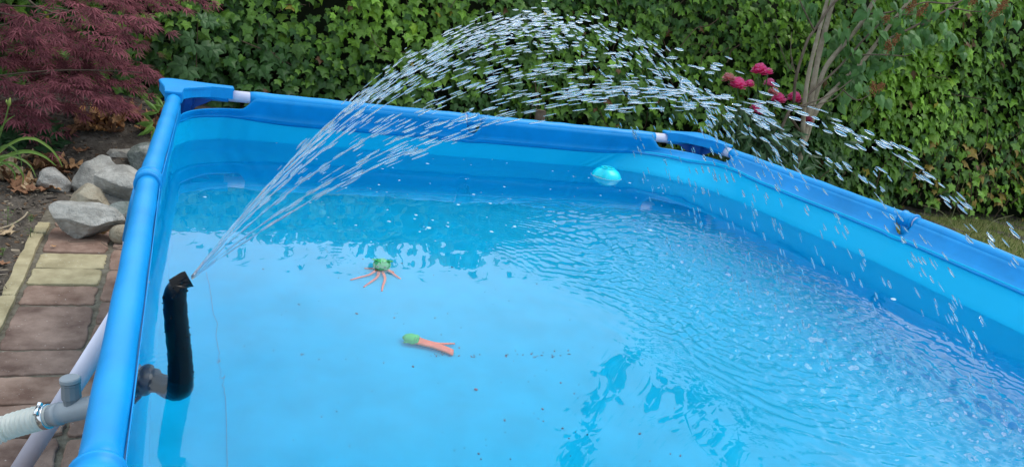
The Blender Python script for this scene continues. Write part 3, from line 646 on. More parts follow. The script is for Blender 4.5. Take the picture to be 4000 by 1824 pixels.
# scooped hand recess on the left side
for v in V:
    dx, dy = v[0]-(Dx-.045), v[1]-(Dy-.028); q = math.hypot(dx, dy); 
    if q < .03 and v[2] < WZ+.034: s = (1-q/.03); v[0] += .016*s; v[1] += .010*s
build('float_top', V, Fc, M['turq'], disp, True)
V, Fc = lathe([(.0565, .004), (.0600, .003), (.0602, .001), (.0570, -.002)], c); build('float_rim', V, Fc, M['wplast'], disp, True)
V, Fc = lathe([(.0568, -.002), (.052, -.012), (.045, -.03), (.030, -.05), (.0001, -.055)], c); build('float_basket', V, Fc, M['turq'], disp, True)
cp = MB(); cp.add(*lathe([(.0265, .0372), (.0275, .0395), (.0255, .0405), (.0235, .0392)], c)); cap = cp.build('cap_ring', M['turq'], disp, True)
for s in (-1, 1):
    q = [(Dx+s*.009+.0075*math.cos(a)*(1.0), Dy+.014*math.sin(a)) for a in np.arange(14)*2*np.pi/14]; q = [((x if (x-Dx)*s > .003 else Dx+s*.003), y) for x, y in q]
    V, Fc = prism(q, WZ+.0315, WZ+.0342); build('grip_recess_shade', V, Fc, M['turqd'], disp)  # flat plates; the shade of the hollows is only in their colour

# octopus shaped toy
o0 = underwater(1492, 1046, .03); toy = empty('octopus_toy', (o0[0], o0[1], .016), 'green and orange octopus shaped dive toy with spread legs on the pool floor', 'pool toy')
tdv = np.array([CAM[0]-o0[0], CAM[1]-o0[1], 0]); tdv /= np.linalg.norm(tdv); rt = np.array([-tdv[1], tdv[0], 0])
def hv(V):
    V = np.array(V); return V
hd = MB(); V, Fc = ball((0, 0, 0), (.026, .026, .034), 20, 14); V = np.array(V)
for v in V:
    if v[2] < -.008: f = 1+.25*min(1, (-.008-v[2])/.02); v[0] *= f; v[1] *= f
    if v[2] > .012: v[0] *= .92+.06*abs(math.sin(3*math.atan2(v[1], v[0])))
V = V+(o0[0], o0[1], .052); hd.add(V, Fc)
for s in (-1, 1): hd.add(*tube([o0+rt*s*.016+(0, 0, .050), o0+rt*s*.029+(0, 0, .052)], [.008, .003], 10))
for k in range(5): a = k*1.256; hd.add(*ball((o0[0]+.009*math.cos(a), o0[1]+.009*math.sin(a), .078), (.009, .009, .007), 10, 6))
hdo = hd.build('head', M['tgreen'], toy, True)
face = MB(); cxy = np.array([o0[0], o0[1], 0])
def fpt(a, z, r=.0275): return cxy+tdv*r*math.cos(a)+rt*r*math.sin(a)+(0, 0, z)
face.add(*tube([fpt(a, .044-.008*math.cos(a*1.6), .0295) for a in np.linspace(-.75, .75, 9)], .0013, 6))
face.add(*tube([fpt(a, .0385-.008*math.cos(a*1.6), .0305) for a in np.linspace(-.6, .6, 9)], .0011, 6))
for s in (-1, 1): face.add(*ball(fpt(s*.42, .057, .026), .0036, 8, 6))
face.build('face', M['tdark'], hdo)
for (px, py), mid in zip([(1376, 1090), (1424, 1116), (1491, 1130), (1562, 1086), (1428, 1050), (1538, 1064)], [(1435, 1072), (1468, 1078), (1492, 1080), (1520, 1066), (1450, 1048), (1512, 1058)]):
    b = underwater(px, py, .019); dq = b-cxy; dq[2] = 0; b = b+dq*.06; s = cxy+dq*.12; s[2] = .036; pq = np.array([-dq[1], dq[0], 0]); a = cxy+dq*.45+pq*.08; a[2] = .028
    V, Fc = tube(bez([s, a, lerp(a, b, .6), b], 6), np.linspace(.0046, .0026, 19), 8); V[:, 2] = .018+(V[:, 2]-.018)*.6; build('tentacle', V, Fc, M['torange'], toy, True)
# squid shaped toy
a = underwater(1572, 1325, .024); b = underwater(1636, 1335, .024); cdir = b-a; cdir[2] = 0; Ln = np.linalg.norm(cdir); cdir /= Ln; sdir = np.array([-cdir[1], cdir[0], 0])
sq = empty('squid_toy', (a[0], a[1], .016), 'green and orange squid shaped dive toy lying on the pool floor', 'pool toy')
PB = [a+cdir*Ln*t for t in (-.03, .06, .25, .5, .7, .85, .95, 1.02)]; rb = [.002, .009, .015, .019, .019, .017, .016, .013]
V, Fc = tube([(p[0], p[1], .034) for p in PB], rb, 18); V[:, 2] = .034+(V[:, 2]-.034)*.85; V += .0006*np.sin(V[:, [0]]*500); bo = build('body', V, Fc, M['tgreen'], sq, True)
V, Fc = tube([(*(a+cdir*.004+sdir*.018)[:2], .030), (*(a+cdir*.03+sdir*.012)[:2], .034), (*(a+cdir*.03-sdir*.012)[:2], .034), (*(a+cdir*.004-sdir*.018)[:2], .030)], [.002, .006, .006, .002], 8); build('fin', V, Fc, M['tgreen'], sq, True)
fm = MB()
for i in range(3):
    for j in range(3):
        p = a+cdir*(Ln*.78+.005*i)+sdir*(-.006-.004*j); fm.add(*ball((p[0], p[1], .050-.001*j*j), .0012, 6, 4))
fm.build('face', M['tdark'], bo)
mid = underwater(1700, 1352, .024); b2 = underwater(1768, 1378, .018); b3 = underwater(1776, 1346, .018)
for k, (off, e_) in enumerate([(-.010, b2), (-.004, b2), (.002, b2), (.007, b2), (.010, b3)]):
    s = b+sdir*off; m_ = mid+sdir*off*.9; en = e_+sdir*off*(.9 if k < 4 else .2); V, Fc = tube(bez([(s[0]-cdir[0]*.01, s[1]-cdir[1]*.01, .032), (m_[0], m_[1], .027), (en[0], en[1], .021)], 10), np.linspace(.0062, .0045 if k < 4 else .003, 21), 8); build('tentacle', V, Fc, M['torange'], sq, True)

# ------------------------------------------------------------------ leaves: vectorised
def leaf_batch(Pn, Nn, Tn, S, C, shape, fold=.25, droop=.18):
    """shape: list of outline points (u,v), first at the base; fan about a centre on the midrib"""
    out = np.array(shape); k = len(out); cen = np.array([[0, .38]]); U = np.vstack([cen, out]); n = len(Pn)
    h = -fold*np.abs(U[:, 0])-droop*U[:, 1]**2; h[0] += .03
    Nn = Nn/np.linalg.norm(Nn, axis=1)[:, None]; Tn = Tn-(Tn*Nn).sum(1)[:, None]*Nn; Tn /= np.linalg.norm(Tn, axis=1)[:, None]; Bn = np.cross(Tn, Nn)
    V = Pn[:, None, :]+S[:, None, None]*(U[None, :, 0, None]*Bn[:, None, :]+U[None, :, 1, None]*Tn[:, None, :]+h[None, :, None]*Nn[:, None, :])
    base = (np.arange(n)*(k+1))[:, None, None]; f = np.array([[0, 1+i, 1+(i+1) % k] for i in range(k)])[None]
    Fc = (base+f).reshape(-1, 3); Cc = np.repeat(C, k+1, axis=0)
    return V.reshape(-1, 3), Fc, Cc
IVY = [(0, .0), (.22, -.16), (.46, -.10), (.42, .14), (.62, .36), (.30, .48), (.17, .66), (0, 1.0), (-.17, .66), (-.30, .48), (-.62, .36), (-.42, .14), (-.46, -.10), (-.22, -.16)]
OVAL = [(0, 0), (.20, .08), (.32, .30), (.30, .52), (.16, .80), (0, 1.05), (-.16, .80), (-.30, .52), (-.32, .30), (-.20, .08)]
HEART = [(0, .05), (.20, -.08), (.38, .06), (.42, .28), (.30, .58), (.10, .88), (0, 1.1), (-.10, .88), (-.30, .58), (-.42, .28), (-.38, .06), (-.20, -.08)]
LANCE = [(0, 0), (.08, .2), (.13, .45), (.10, .75), (0, 1.05), (-.10, .75), (-.13, .45), (-.08, .2)]
def vnoise(x, z, s, seed):
    r_ = np.random.default_rng(seed); out = 0
    for k in range(7):
        a = r_.uniform(0, 6.28); f = s*r_.uniform(.5, 1.7); out = out+np.sin((x*math.cos(a)+z*math.sin(a))*f+r_.uniform(0, 6.28))
    return out/3.2
def hy(x): return np.interp(x, [-4, -.5, 1, 4.6, 6, 12], [2.35, 2.05, 1.9, 1.58, 1.42, 1.1])
def htop(x): return np.interp(x, [-4, .2, 1.2, 2.5, 4.5, 7, 12], [1.62, 1.64, 1.71, 1.70, 1.74, 2.10, 2.3])
hedge = empty('ivy_hedge', (2.5, 1.9, 0), 'long ivy covered hedge of glossy green leaves along the back of the garden', 'hedge')
NL = 30000; xx = np.concatenate([rng.uniform(-1.6, 8.6, NL-4000), rng.uniform(-3.5, -1.6, 2000), rng.uniform(8.6, 12, 2000)]); zz = rng.uniform(-.02, 1, NL)*htop(xx)
rel = vnoise(xx, zz, 9, 3)*.045+vnoise(xx, zz, 22, 4)*.025
depth = rng.exponential(.035, NL); depth = np.minimum(depth, .22)
ok = ~((vnoise(xx, zz, 15, 9) > 1.0) & (depth < .10))
# the bare patch near the ground on the right
bare = (np.abs(xx-5.75) < .55) & (zz < .75) & (rng.random(NL) < .55*(1-zz/.9)); ok &= ~bare
foot = (zz < .16) & (rng.random(NL) < .35); ok &= ~foot
sel = np.where(ok)[0]; xx, zz, rel, depth = xx[sel], zz[sel], rel[sel], depth[sel]; n = len(xx)
tp = zz > htop(xx)-.07
yy = hy(xx)-.05-rel+depth*1.3; yy = np.where(tp, hy(xx)+rng.uniform(-.05, .55, n), yy); zz = np.where(tp, htop(xx)+rng.normal(0, .03, n)+.03*np.sin(xx*9)+.05*np.abs(vnoise(xx, xx*0, 40, 31))**1.5+.03*vnoise(xx, xx*0, 16, 32), zz)
Nn = np.column_stack([rng.normal(0, .38, n), -1+rng.normal(0, .22, n), .60+rng.normal(0, .38, n)]); Nn[tp] += (0, .5, .7)
Tn = np.column_stack([rng.normal(0, .55, n), np.full(n, -.35), -1+rng.normal(0, .2, n)])
S = rng.uniform(.026, .066, n)*np.where(xx > 4.2, 1.15, 1.0)*np.where(rng.random(n) < .12, 1.25, 1)
young = np.clip(vnoise(xx, zz, 5, 12)*.30+.34+rng.normal(0, .28, n)-depth*3+.22*(zz/htop(xx)-.5)+.26*np.clip((xx-3)/3, 0, 1)-.22*np.clip(.5-xx, 0, 1), 0, 1)  # leaf age plus painted shade: darker deep inside, low down and beside the maple
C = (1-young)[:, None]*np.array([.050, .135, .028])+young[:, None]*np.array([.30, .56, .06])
C *= rng.uniform(.75, 1.25, (n, 1)); u = rng.random(n); C[u < .005] = (.45, .36, .05); C[(u > .010) & (u < .021)] = (.20, .10, .045); C[(u > .021) & (u < .05)] *= (1.5, 1.3, 1)
br_ = (np.abs(xx-5.75) < .7) & (zz < .6) & (u > .88); C[br_] = (.40, .28, .06)
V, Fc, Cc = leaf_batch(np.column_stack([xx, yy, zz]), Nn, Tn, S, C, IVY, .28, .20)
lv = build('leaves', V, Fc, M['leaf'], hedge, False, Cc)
# near-black sheet behind the leaves, seen through the gaps
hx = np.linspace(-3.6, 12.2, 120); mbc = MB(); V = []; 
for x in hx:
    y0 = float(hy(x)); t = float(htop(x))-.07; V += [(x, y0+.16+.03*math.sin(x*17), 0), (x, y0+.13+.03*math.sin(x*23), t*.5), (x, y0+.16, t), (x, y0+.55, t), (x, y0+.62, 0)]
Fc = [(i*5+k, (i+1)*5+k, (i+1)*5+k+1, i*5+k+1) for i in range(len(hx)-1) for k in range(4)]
build('inner_wall', V, Fc, M['core'], hedge, True)['label'] = 'dark sheet inside the hedge behind the leaves'
st = MB()
for k in range(240):
    x = rng.uniform(-1.2, 7.2) if k < 150 else rng.uniform(5.1, 6.5); z = rng.uniform(0, .5) if k >= 150 else rng.uniform(0, 1.1); Ls = rng.uniform(.12, .45); p = np.array([x, hy(x)+rng.uniform(-.05, .08)-.03, z]); pts = [p]
    dv = np.array([rng.normal(0, .5), rng.normal(0, .1), rng.uniform(.3, 1)]); dv /= np.linalg.norm(dv)
    for _ in range(4): dv = dv+rng.normal(0, .35, 3)*(1, .25, 1); dv /= np.linalg.norm(dv); pts.append(pts[-1]+dv*Ls/4)
    st.add(*tube(bez(pts, 4), rng.uniform(.0015, .004), 5))
st.build('stems', M['stem'], hedge, True)

# ------------------------------------------------------------------ red maple
mt = empty('japanese_maple', (-1.05, 1.45, 0), 'dark red cut-leaf maple with drooping layered foliage at the left', 'tree')
pads = [(280, 15, 80), (25, 50, 70), (330, 55, 95), (400, 105, 100), (150, 90, 80), (460, 80, 70), (570, 100, 55), (110, 165, 80), (170, 215, 80), (50, 250, 70), (110, 275, 90), (190, 300, 90), (270, 185, 70), (330, 200, 80), (400, 220, 100), (480, 262, 100), (555, 285, 50), (250, 270, 80), (300, 330, 80), (320, 360, 70), (380, 400, 80), (440, 390, 70), (470, 425, 50), (260, 425, 50), (60, 420, 60), (110, 455, 90), (25, 470, 70), (190, 495, 50), (560, 10, 60), (650, 15, 60), (760, 5, 50), (480, 150, 60), (430, 180, 60), (230, 130, 70), (60, 130, 70), (20, 190, 60), (370, 330, 50), (20, 330, 70), (500, 30, 60), (430, 10, 80), (500, 340, 40), (150, 380, 60), (210, 350, 60), (330, 270, 70)]
mbp = []
tr0 = np.array([-1.05, 1.45, 0.]); LP = []; LN = []; LT = []; LS = []; LC = []; brm = MB()
allp = []
for pi_, (px, py, hw) in enumerate(pads):
    allp.append((atY(px, py, rng.uniform(1.05, 1.62) if py > 30 else rng.uniform(1.3, 1.75)), hw*.00115))
for _ in range(70):
    a = rng.uniform(0, 6.28); r_ = rng.uniform(.25, .95); p = tr0+(r_*math.cos(a)-.1, r_*math.sin(a)*.8, rng.uniform(.45, 1.45)-.35*r_)
    if p[0] > -.78 and p[2] < 1.05: continue
    allp.append((p, rng.uniform(.08, .13)))
for _ in range(120): allp.append((np.array([rng.uniform(-1.9, -.40), rng.uniform(.75, 1.95), rng.uniform(1.12, 1.65)]), rng.uniform(.10, .15)))  # unseen upper crown, added to shade the foliage below
for (p, hw) in allp:
    k = int(16+hw*300); out = p-tr0; out[2] = 0; out /= np.linalg.norm(out)+1e-6
    fk = tr0+(out*rng.uniform(.05, .12)); fk[2] = max(.1, p[2]-rng.uniform(.05, .25))
    mid_ = lerp(fk, p, .55)+(0, 0, .03)
    if rng.random() < .3: brm.add(*tube(bez([fk, mid_, p+(0, 0, .0), p+out*hw*.8-(0, 0, .02)], 6), np.linspace(.0045, .0012, 19), 6))
    q = rng.normal(0, 1, (k, 2))*(hw*.62, hw*.34); s = np.array([-out[1], out[0], 0])
    P_ = p+np.outer(q[:, 0], out)+np.outer(q[:, 1], s); P_[:, 2] += .02-.45*np.maximum(q[:, 0], 0)**1-.9*np.abs(q[:, 1])**1.3+rng.normal(0, .012, k)
    LP.append(P_); Tt = np.outer(q[:, 0]+hw*.5, out)+np.outer(q[:, 1], s); Tt /= np.linalg.norm(Tt, axis=1)[:, None]+1e-6; Tt[:, 2] -= rng.uniform(.15, .8, k); LT.append(Tt+rng.normal(0, .3, (k, 3)))
    LN.append(np.column_stack([rng.normal(0, .25, k), rng.normal(-.25, .25, k), np.full(k, 1.)])); LS.append(rng.uniform(.038, .060, k))
    v = rng.uniform(.75, 1.25, k)[:, None]; rd = rng.uniform(0, 1, (k, 1)); LC.append(v*((1-rd)*np.array([.125, .038, .050])+rd*np.array([.28, .088, .108])))
LP, LN, LT, LS, LC = map(np.concatenate, (LP, LN, LT, LS, LC))
# each leaf: seven narrow drooping fingers
Vs, Fs, Cs = [], [], []; n0 = 0
LN /= np.linalg.norm(LN, axis=1)[:, None]; LT -= (LT*LN).sum(1)[:, None]*LN; LT /= np.linalg.norm(LT, axis=1)[:, None]; LB = np.cross(LT, LN)
for a, l in zip(np.radians([-98, -66, -33, 0, 33, 66, 98]), (.5, .78, .95, 1.05, .95, .78, .5)):
    a_ = a+rng.normal(0, .08, len(LP)); dirs = LT*np.cos(a_)[:, None]+LB*np.sin(a_)[:, None]; sid = -LT*np.sin(a_)[:, None]+LB*np.cos(a_)[:, None]
    Sx = (LS*l)[:, None]; w = .062
    pts = [LP, LP+dirs*Sx*.45+sid*Sx*w-LN*Sx*.02, LP+dirs*Sx*.45-sid*Sx*w-LN*Sx*.02, LP+dirs*Sx*.40+LN*Sx*.03, LP+dirs*Sx*1.0-LN*Sx*.30]
    V = np.stack(pts, 1); m_ = len(LP); b_ = (np.arange(m_)*5)[:, None, None]+n0; f = np.array([[0, 1, 3], [0, 3, 2], [1, 4, 3], [3, 4, 2]])[None]
    Vs.append(V.reshape(-1, 3)); Fs.append((b_+f).reshape(-1, 3)); Cs.append(np.repeat(LC, 5, axis=0)); n0 += m_*5
build('foliage', np.concatenate(Vs), np.concatenate(Fs), M['mleaf'], mt, False, np.concatenate(Cs))
V, Fc = tube(bez([tr0, tr0+(.03, .02, .3), tr0+(-.02, 0, .65), tr0+(.02, .0, 1.0)], 8), np.linspace(.045, .016, 25), 12); build('trunk', V, Fc, M['bark'], mt, True)
brm.add(*tube(bez([atY(170, 330, 1.3), atY(172, 370, 1.3), atY(200, 395, 1.32), atY(250, 400, 1.34), atY(300, 398, 1.36)], 6), .004, 6))
brm.add(*tube(bez([atY(110, 0, 1.2), atY(145, 28, 1.2), atY(190, 45, 1.25), atY(240, 60, 1.3)], 6), .0045, 6))
brm.build('branches', M['twig'], mt, True)

# ------------------------------------------------------------------ lilac
LY = 1.08
li = empty('lilac_bush', tuple(atY(3070, 900, LY)*(1, 1, 0)), 'tall lilac bush with bare grey stems and brown seed heads before the hedge', 'shrub')
base = atY(3070, 900, LY); base[2] = 0
stems = [([(3085, 800), (3135, 560), (3165, 400), (3195, 230), (3225, 110), (3262, -20)], .021, .014), ([(3150, 500), (3185, 380), (3225, 265), (3300, 170), (3365, 90), (3430, -30)], .018, .012), ([(3140, 560), (3190, 430), (3260, 350), (3370, 240), (3460, 120), (3560, -10)], .018, .009),
         ([(3135, 520), (3145, 380), (3165, 260), (3200, 120), (3240, -30)], .014, .010), ([(3100, 405), (3110, 300), (3150, 170), (3180, 120), (3250, 20), (3310, -30)], .009, .007), ([(3180, 120), (3140, 40), (3115, -20)], .005, .003),
         ([(3120, 405), (3180, 350), (3270, 270), (3370, 160), (3450, 80)], .008, .005), ([(3120, 415), (3200, 390), (3270, 355), (3330, 310)], .005, .003), ([(3110, 420), (3190, 410), (3260, 385), (3300, 345)], .004, .0025),
         ([(3430, 170), (3520, 130), (3600, 90), (3700, 40), (3760, 0)], .009, .006), ([(3400, 55), (3470, 50), (3560, 25), (3620, 10), (3700, 15), (3760, 5)], .006, .004), ([(3600, 100), (3650, 70), (3720, 35), (3790, 45), (3900, 50)], .006, .003),
         ([(3330, 215), (3390, 215), (3460, 215), (3530, 220), (3560, 215)], .005, .003), ([(3290, 350), (3330, 385), (3360, 390), (3400, 370)], .004, .0025), ([(3095, 225), (3085, 270), (3030, 140)], .003, .002), ([(3115, 310), (3090, 220), (3092, 125)], .004, .002), ([(3440, 100), (3520, 60), (3600, 60)], .004, .003), ([(3080, 450), (3130, 520)], .008, .010), ([(3030, 560), (3080, 440), (3115, 415)], .009, .008)]
crown_pts = []
trk = MB(); bch = MB()
for si, (pts, r0, r1) in enumerate(stems):
    yy_ = LY+[0, .05, .08, -.05, -.10, -.1, -.02, -.1, -.08, .10, .02, .1, .0, -.05, -.1, -.1, .05, 0, -.1][si]
    P_ = [atY(px, py, yy_+(.0 if k < 2 else .012*k)) for k, (px, py) in enumerate(pts)]
    if si == 0: P_ = [base]+P_
    if si == 1: P_ = [base+(.05, .04, 0), atY(3110, 700, yy_)]+P_
    ex = []
    if si in (0, 1, 2, 3, 4):      # carry on above the frame
        d_ = P_[-1]-P_[-2]; d_ /= np.linalg.norm(d_); q = P_[-1]
        for k in range(6): d_ = d_+rng.normal(0, .10, 3)+(-.07 if si in (0, 3, 4) else -.02, -.03, .06); d_ /= np.linalg.norm(d_); q = q+d_*.17; ex.append(q); crown_pts.append(q)
    tot = len(P_)+len(ex); B_ = bez(P_+ex, 6); rr_ = np.interp(np.linspace(0, 1, len(B_)), [0, len(P_)/tot, 1], [r0, r1, r1*.3])*(1+.05*np.sin(np.arange(len(B_))*1.3))
    (trk if si < 4 else bch).add(*tube(B_, rr_, 12 if si < 4 else 7))
    if si >= 4: crown_pts += [] 
LPn = []; LTn = []
def twig_leaves(p, n_, sp):
    for _ in range(n_): LPn.append(p+rng.normal(0, sp, 3)); LTn.append((rng.normal(0, .7), rng.normal(-.2, .4), -1+rng.normal(0, .35)))
for c_ in crown_pts:
    for _ in range(3):
        d_ = rng.normal(0, 1, 3); d_[2] = abs(d_[2])*.5; d_ /= np.linalg.norm(d_); q = c_+d_*rng.uniform(.15, .5)
        if q[2] < 1.55: continue
        bch.add(*tube(bez([c_, lerp(c_, q, .5)+(0, 0, .03), q], 4), np.linspace(.005, .0015, 9), 5))
        twig_leaves(lerp(c_, q, .8), 9, .075)
q_ = bez([(3.42, 1.08, 1.55), (3.0, 1.12, 1.85), (2.68, 1.15, 2.08), (2.56, 1.15, 2.4), (2.46, 1.12, 2.75), (2.42, 1.1, 3.0)], 8); bch.add(*tube(q_, np.linspace(.012, .003, len(q_)), 7))
for k in range(12, len(q_)): twig_leaves(q_[k], 5, .06)
vis = [(3120, 45, 5), (3160, 60, 4), (3190, 45, 5), (3230, 190, 5), (3290, 130, 6), (3330, 160, 5), (3370, 100, 5), (3400, 60, 4), (3360, 20, 4), (3440, 110, 6), (3430, 150, 5), (3300, 220, 4), (3340, 250, 5), (3330, 350, 6), (3350, 330, 6), (3290, 400, 5), (3370, 260, 6), (3420, 230, 6), (3390, 310, 5), (3450, 250, 5), (3470, 190, 5), (3530, 190, 6), (3560, 180, 5), (3600, 130, 6), (3640, 160, 6), (3690, 165, 5), (3720, 200, 3), (3520, 250, 4), (3290, 300, 5), (3320, 290, 5), (3270, 190, 4), (3400, 400, 3), (3480, 75, 5), (3580, 60, 4), (3550, 110, 4), (3650, 70, 3), (3820, 30, 5), (3870, 70, 5), (3900, 60, 4), (3850, 10, 4), (3930, 30, 3), (3510, 20, 4), (3330, 60, 3), (3240, 280, 3), (3320, 400, 3), (3160, 340, 2), (3430, 370, 3), (3480, 30, 3)]
for (px, py, k) in vis:
    twig_leaves(atY(px, py+rng.uniform(-8, 8), LY+rng.uniform(-.02, .26))+(0, 0, .03), int(k*1.5), .042)
n = len(LPn); Pn = np.array(LPn); Tn = np.array(LTn); Nn = np.column_stack([rng.normal(0, .6, n), -1+rng.normal(0, .3, n), .55+rng.normal(0, .35, n)])
k = rng.random((n, 1)); C = ((1-k)*np.array([.055, .155, .040])+k*np.array([.12, .27, .07]))*rng.uniform(.85, 1.2, (n, 1))
V, Fc, Cc = leaf_batch(Pn, Nn, Tn, rng.uniform(.050, .085, n), C, HEART, .30, .25); build('foliage', V, Fc, M['lleaf'], li, False, Cc)
trk.build('trunk', M['bark'], li, True); bch.build('branches', M['twig'], li, True)
for (px, py, ln, dx) in [(3562, 22, .075, .3), (3605, 38, .085, .6), (3470, 180, .06, -.4), (3495, 160, .08, .5), (3412, 345, .07, -.5), (3440, 340, .05, .8), (3900, 40, .12, .6), (3800, 8, .04, .1), (3925, 10, .08, .3), (3462, 75, .03, 0)]:
    p = atY(px, py, LY-.06); mb = MB(); d_ = np.array([dx, 0, 1.]); d_ /= np.linalg.norm(d_)
    for _ in range(int(60+ln*900)):
        t = rng.uniform(-.5, .5); q = p+d_*t*ln+rng.normal(0, .0085*(1.15-t), 3); mb.add(*ball(q, rng.uniform(.0022, .0048, 3), 5, 4))
    mb.add(*tube([p-d_*ln*.9, p+d_*ln*.5], .0018, 5)); mb.build('seed_head', M['seed'], li)

# ------------------------------------------------------------------ peony
PY = 1.05
pe = empty('peony_plant', tuple(atY(2970, 560, PY)*(1, 1, 0)), 'peony with deep pink double flowers in front of the hedge', 'flowering plant')
pb = atY(2985, 600, PY); pb[2] = 0; lfP, lfT = [], []; stm = MB()
flowers = [(2965, 285, .052, 0), (3000, 288, .030, 0), (2880, 340, .052, 0), (2925, 336, .034, 0), (2845, 312, .038, 1), (3005, 332, .036, 2), (3020, 362, .032, 1), (3038, 395, .046, 0), (2955, 438, .050, 0), (3100, 392, .048, 0), (3150, 478, .042, 3)]
for (px, py, r_, kd) in flowers:
    q = atY(px, py, PY+rng.uniform(-.06, .06)); s = pb+(rng.normal(0, .10), rng.normal(0, .06), 0)
    stm.add(*tube(bez([s, lerp(s, q, .6)+(rng.normal(0, .02), 0, .04), q], 8), np.linspace(.005, .003, 17), 6))
    for t in rng.uniform(.25, .86, 11): 
        for _ in range(3): lfP.append(lerp(s, q, t)+rng.normal(0, .035, 3)); lfT.append((rng.normal(0, .8), rng.normal(-.4, .5), rng.normal(-.15, .5)))
    r_ *= 1.0; mb = MB(); npet = 46 if r_ > .03 else 22
    for k in range(npet):
        lay = k/npet; a = k*2.39996; el = R(85)*(1-lay)**.8+R(-25)*lay if kd != 1 else rng.uniform(R(-40), R(60))
        o_ = np.array([math.cos(a)*math.cos(el), math.sin(a)*math.cos(el), math.sin(el)]); t1 = np.cross(o_, (0, 0, 1.)); t1 /= np.linalg.norm(t1)+1e-6; up_ = np.cross(t1, o_)
        b0 = q+o_*r_*.25; w = r_*rng.uniform(.42, .70); G = []
        for u_ in range(4):
            for v_ in range(5):
                uu, vv_ = u_/3, v_/4-.5; rad = r_*(.30+.72*uu); cur = up_*(.45*r_*uu**1.5); wid = w*(.4+.75*math.sin(min(1, uu*1.1)*1.7)); G.append(b0*0+q+o_*rad+t1*vv_*wid+cur*.6+o_*(-abs(vv_)*.5*r_*.5)+rng.normal(0, r_*.055, 3))
        base_c = [np.array([.95, .055, .27]), None, np.array([.88, .14, .36]), np.array([.38, .015, .06])][kd] if kd != 1 else np.array([.62, .20, .20])
        cc_ = np.clip(np.array([base_c*(1+.25*rng.normal())+(.12, .16, .20)*np.array(float(i >= 15)*1.) for i in range(20)]), 0, .9)
        mb.add(G, [(r*5+c2, r*5+c2+1, (r+1)*5+c2+1, (r+1)*5+c2) for r in range(3) for c2 in range(4)], cc_)
    fo = mb.build('flower', M['petal'], pe, True)
    if kd == 1: fo['label'] = 'withered pale pink flower'
    if kd == 3: fo['label'] = 'dark wilted flower'
    if kd in (1, 0) and rng.random() < .6: mb = MB(); [mb.add(*ball(q+(rng.normal(0, .007), -.01+rng.normal(0, .007), r_*.7+rng.normal(0, .005)), .0035, 6, 4)) for _ in range(8)]; mb.build('stamens', mat('stamen', (.42, .30, .12), .8), fo)
for _ in range(260): lfP.append(pb+(rng.normal(0, .17), rng.normal(-.03, .09), rng.uniform(.12, .62))); lfT.append((rng.normal(0, .9), rng.normal(-.4, .5), rng.normal(-.2, .5)))
n = len(lfP); C = np.array([.035, .085, .030])*rng.uniform(.7, 1.6, (n, 1)); V, Fc, Cc = leaf_batch(np.array(lfP), np.column_stack([rng.normal(0, .5, n), rng.normal(-.6, .3, n), rng.uniform(.4, 1, n)]), np.array(lfT), rng.uniform(.07, .12, n), C, LANCE, .5, .3)
build('foliage', V, Fc, M['lleaf'], pe, False, Cc); stm.build('stems', mat('green_stem', (.06, .12, .035), .6), pe, True)

# ------------------------------------------------------------------ young climbers
def palmate(p, nrm, tdir, s, n=5):
    P_, N_, T_, S_ = [], [], [], []
    x, y, d = frame(nrm); tdir = np.asarray(tdir, float)-(np.asarray(tdir)@d)*d; tdir /= np.linalg.norm(tdir); b_ = np.cross(d, tdir)
    for k in range(n):
        a = R((k-(n-1)/2)*48); P_.append(p); N_.append(d+rng.normal(0, .1, 3)); T_.append(tdir*math.cos(a)+b_*math.sin(a)); S_.append(s*(1-.12*abs(k-(n-1)/2)))
    return P_, N_, T_, S_
def climber(name, pts, Y_, leaves, label, shape, col, n=5):
    P_ = [atY(px, py, Y_) for px, py in pts]; rt_ = P_[0].copy(); rt_[2] = 0; o = empty(name, tuple(rt_), label, 'climbing plant')
    V, Fc = tube(bez([rt_]+P_, 6), np.linspace(.0035, .0018, (len(P_))*6+1), 6); build('stem', V, Fc, M['stem'], o, True)
    A = [[], [], [], []]
    for (px, py, s, tx, tz) in leaves:
        for a_, b_ in zip(A, palmate(atY(px, py, Y_-.03), (rng.normal(0, .2), -1, .5), (tx, -.2, tz), s, n)): a_ += b_
    A = [np.array(a_) for a_ in A]; C = np.array(col)*rng.uniform(.85, 1.2, (len(A[0]), 1)); V, Fc, Cc = leaf_batch(A[0], A[1], A[2], A[3], C, shape, .3, .2); build('leaves', V, Fc, M['lleaf'], o, False, Cc)
climber('creeper_plant', [(765, 330), (768, 200), (775, 60)], 1.72, [(790, 80, .060, .4, .3), (815, 85, .055, .8, -.1), (745, 150, .065, -.7, .1), (790, 180, .070, .6, -.6), (755, 175, .06, -.5, -.6), (715, 255, .080, -.8, .1), (735, 275, .075, .2, -1), (830, 195, .06, .8, 0)], 'thin young creeper with five-fingered leaves beside the far left pool corner', OVAL, (.065, .145, .045))
climber('spindly_creeper_plant', [(2090, 460), (2100, 380), (2120, 240), (2125, 180)], 1.52, [(2120, 300, .060, -.5, .1), (2135, 290, .055, .5, .2), (2040, 350, .070, -.6, .6), (2110, 315, .05, .4, -.5), (2030, 340, .06, .2, .9), (2130, 450, .05, .8, -.2)], 'spindly reddish stemmed creeper with few leaves, above the middle of the far rail', LANCE, (.055, .135, .045), 3)
climber('leafy_shoot', [(610, 440), (625, 430)], 1.55, [(620, 440, .09, -.5, .6), (600, 480, .08, -.9, 0), (640, 420, .07, -.5, .9), (605, 500, .085, -.7, -.4)], 'light green leafy shoot growing against the left pool corner', LANCE, (.14, .27, .045), 3)

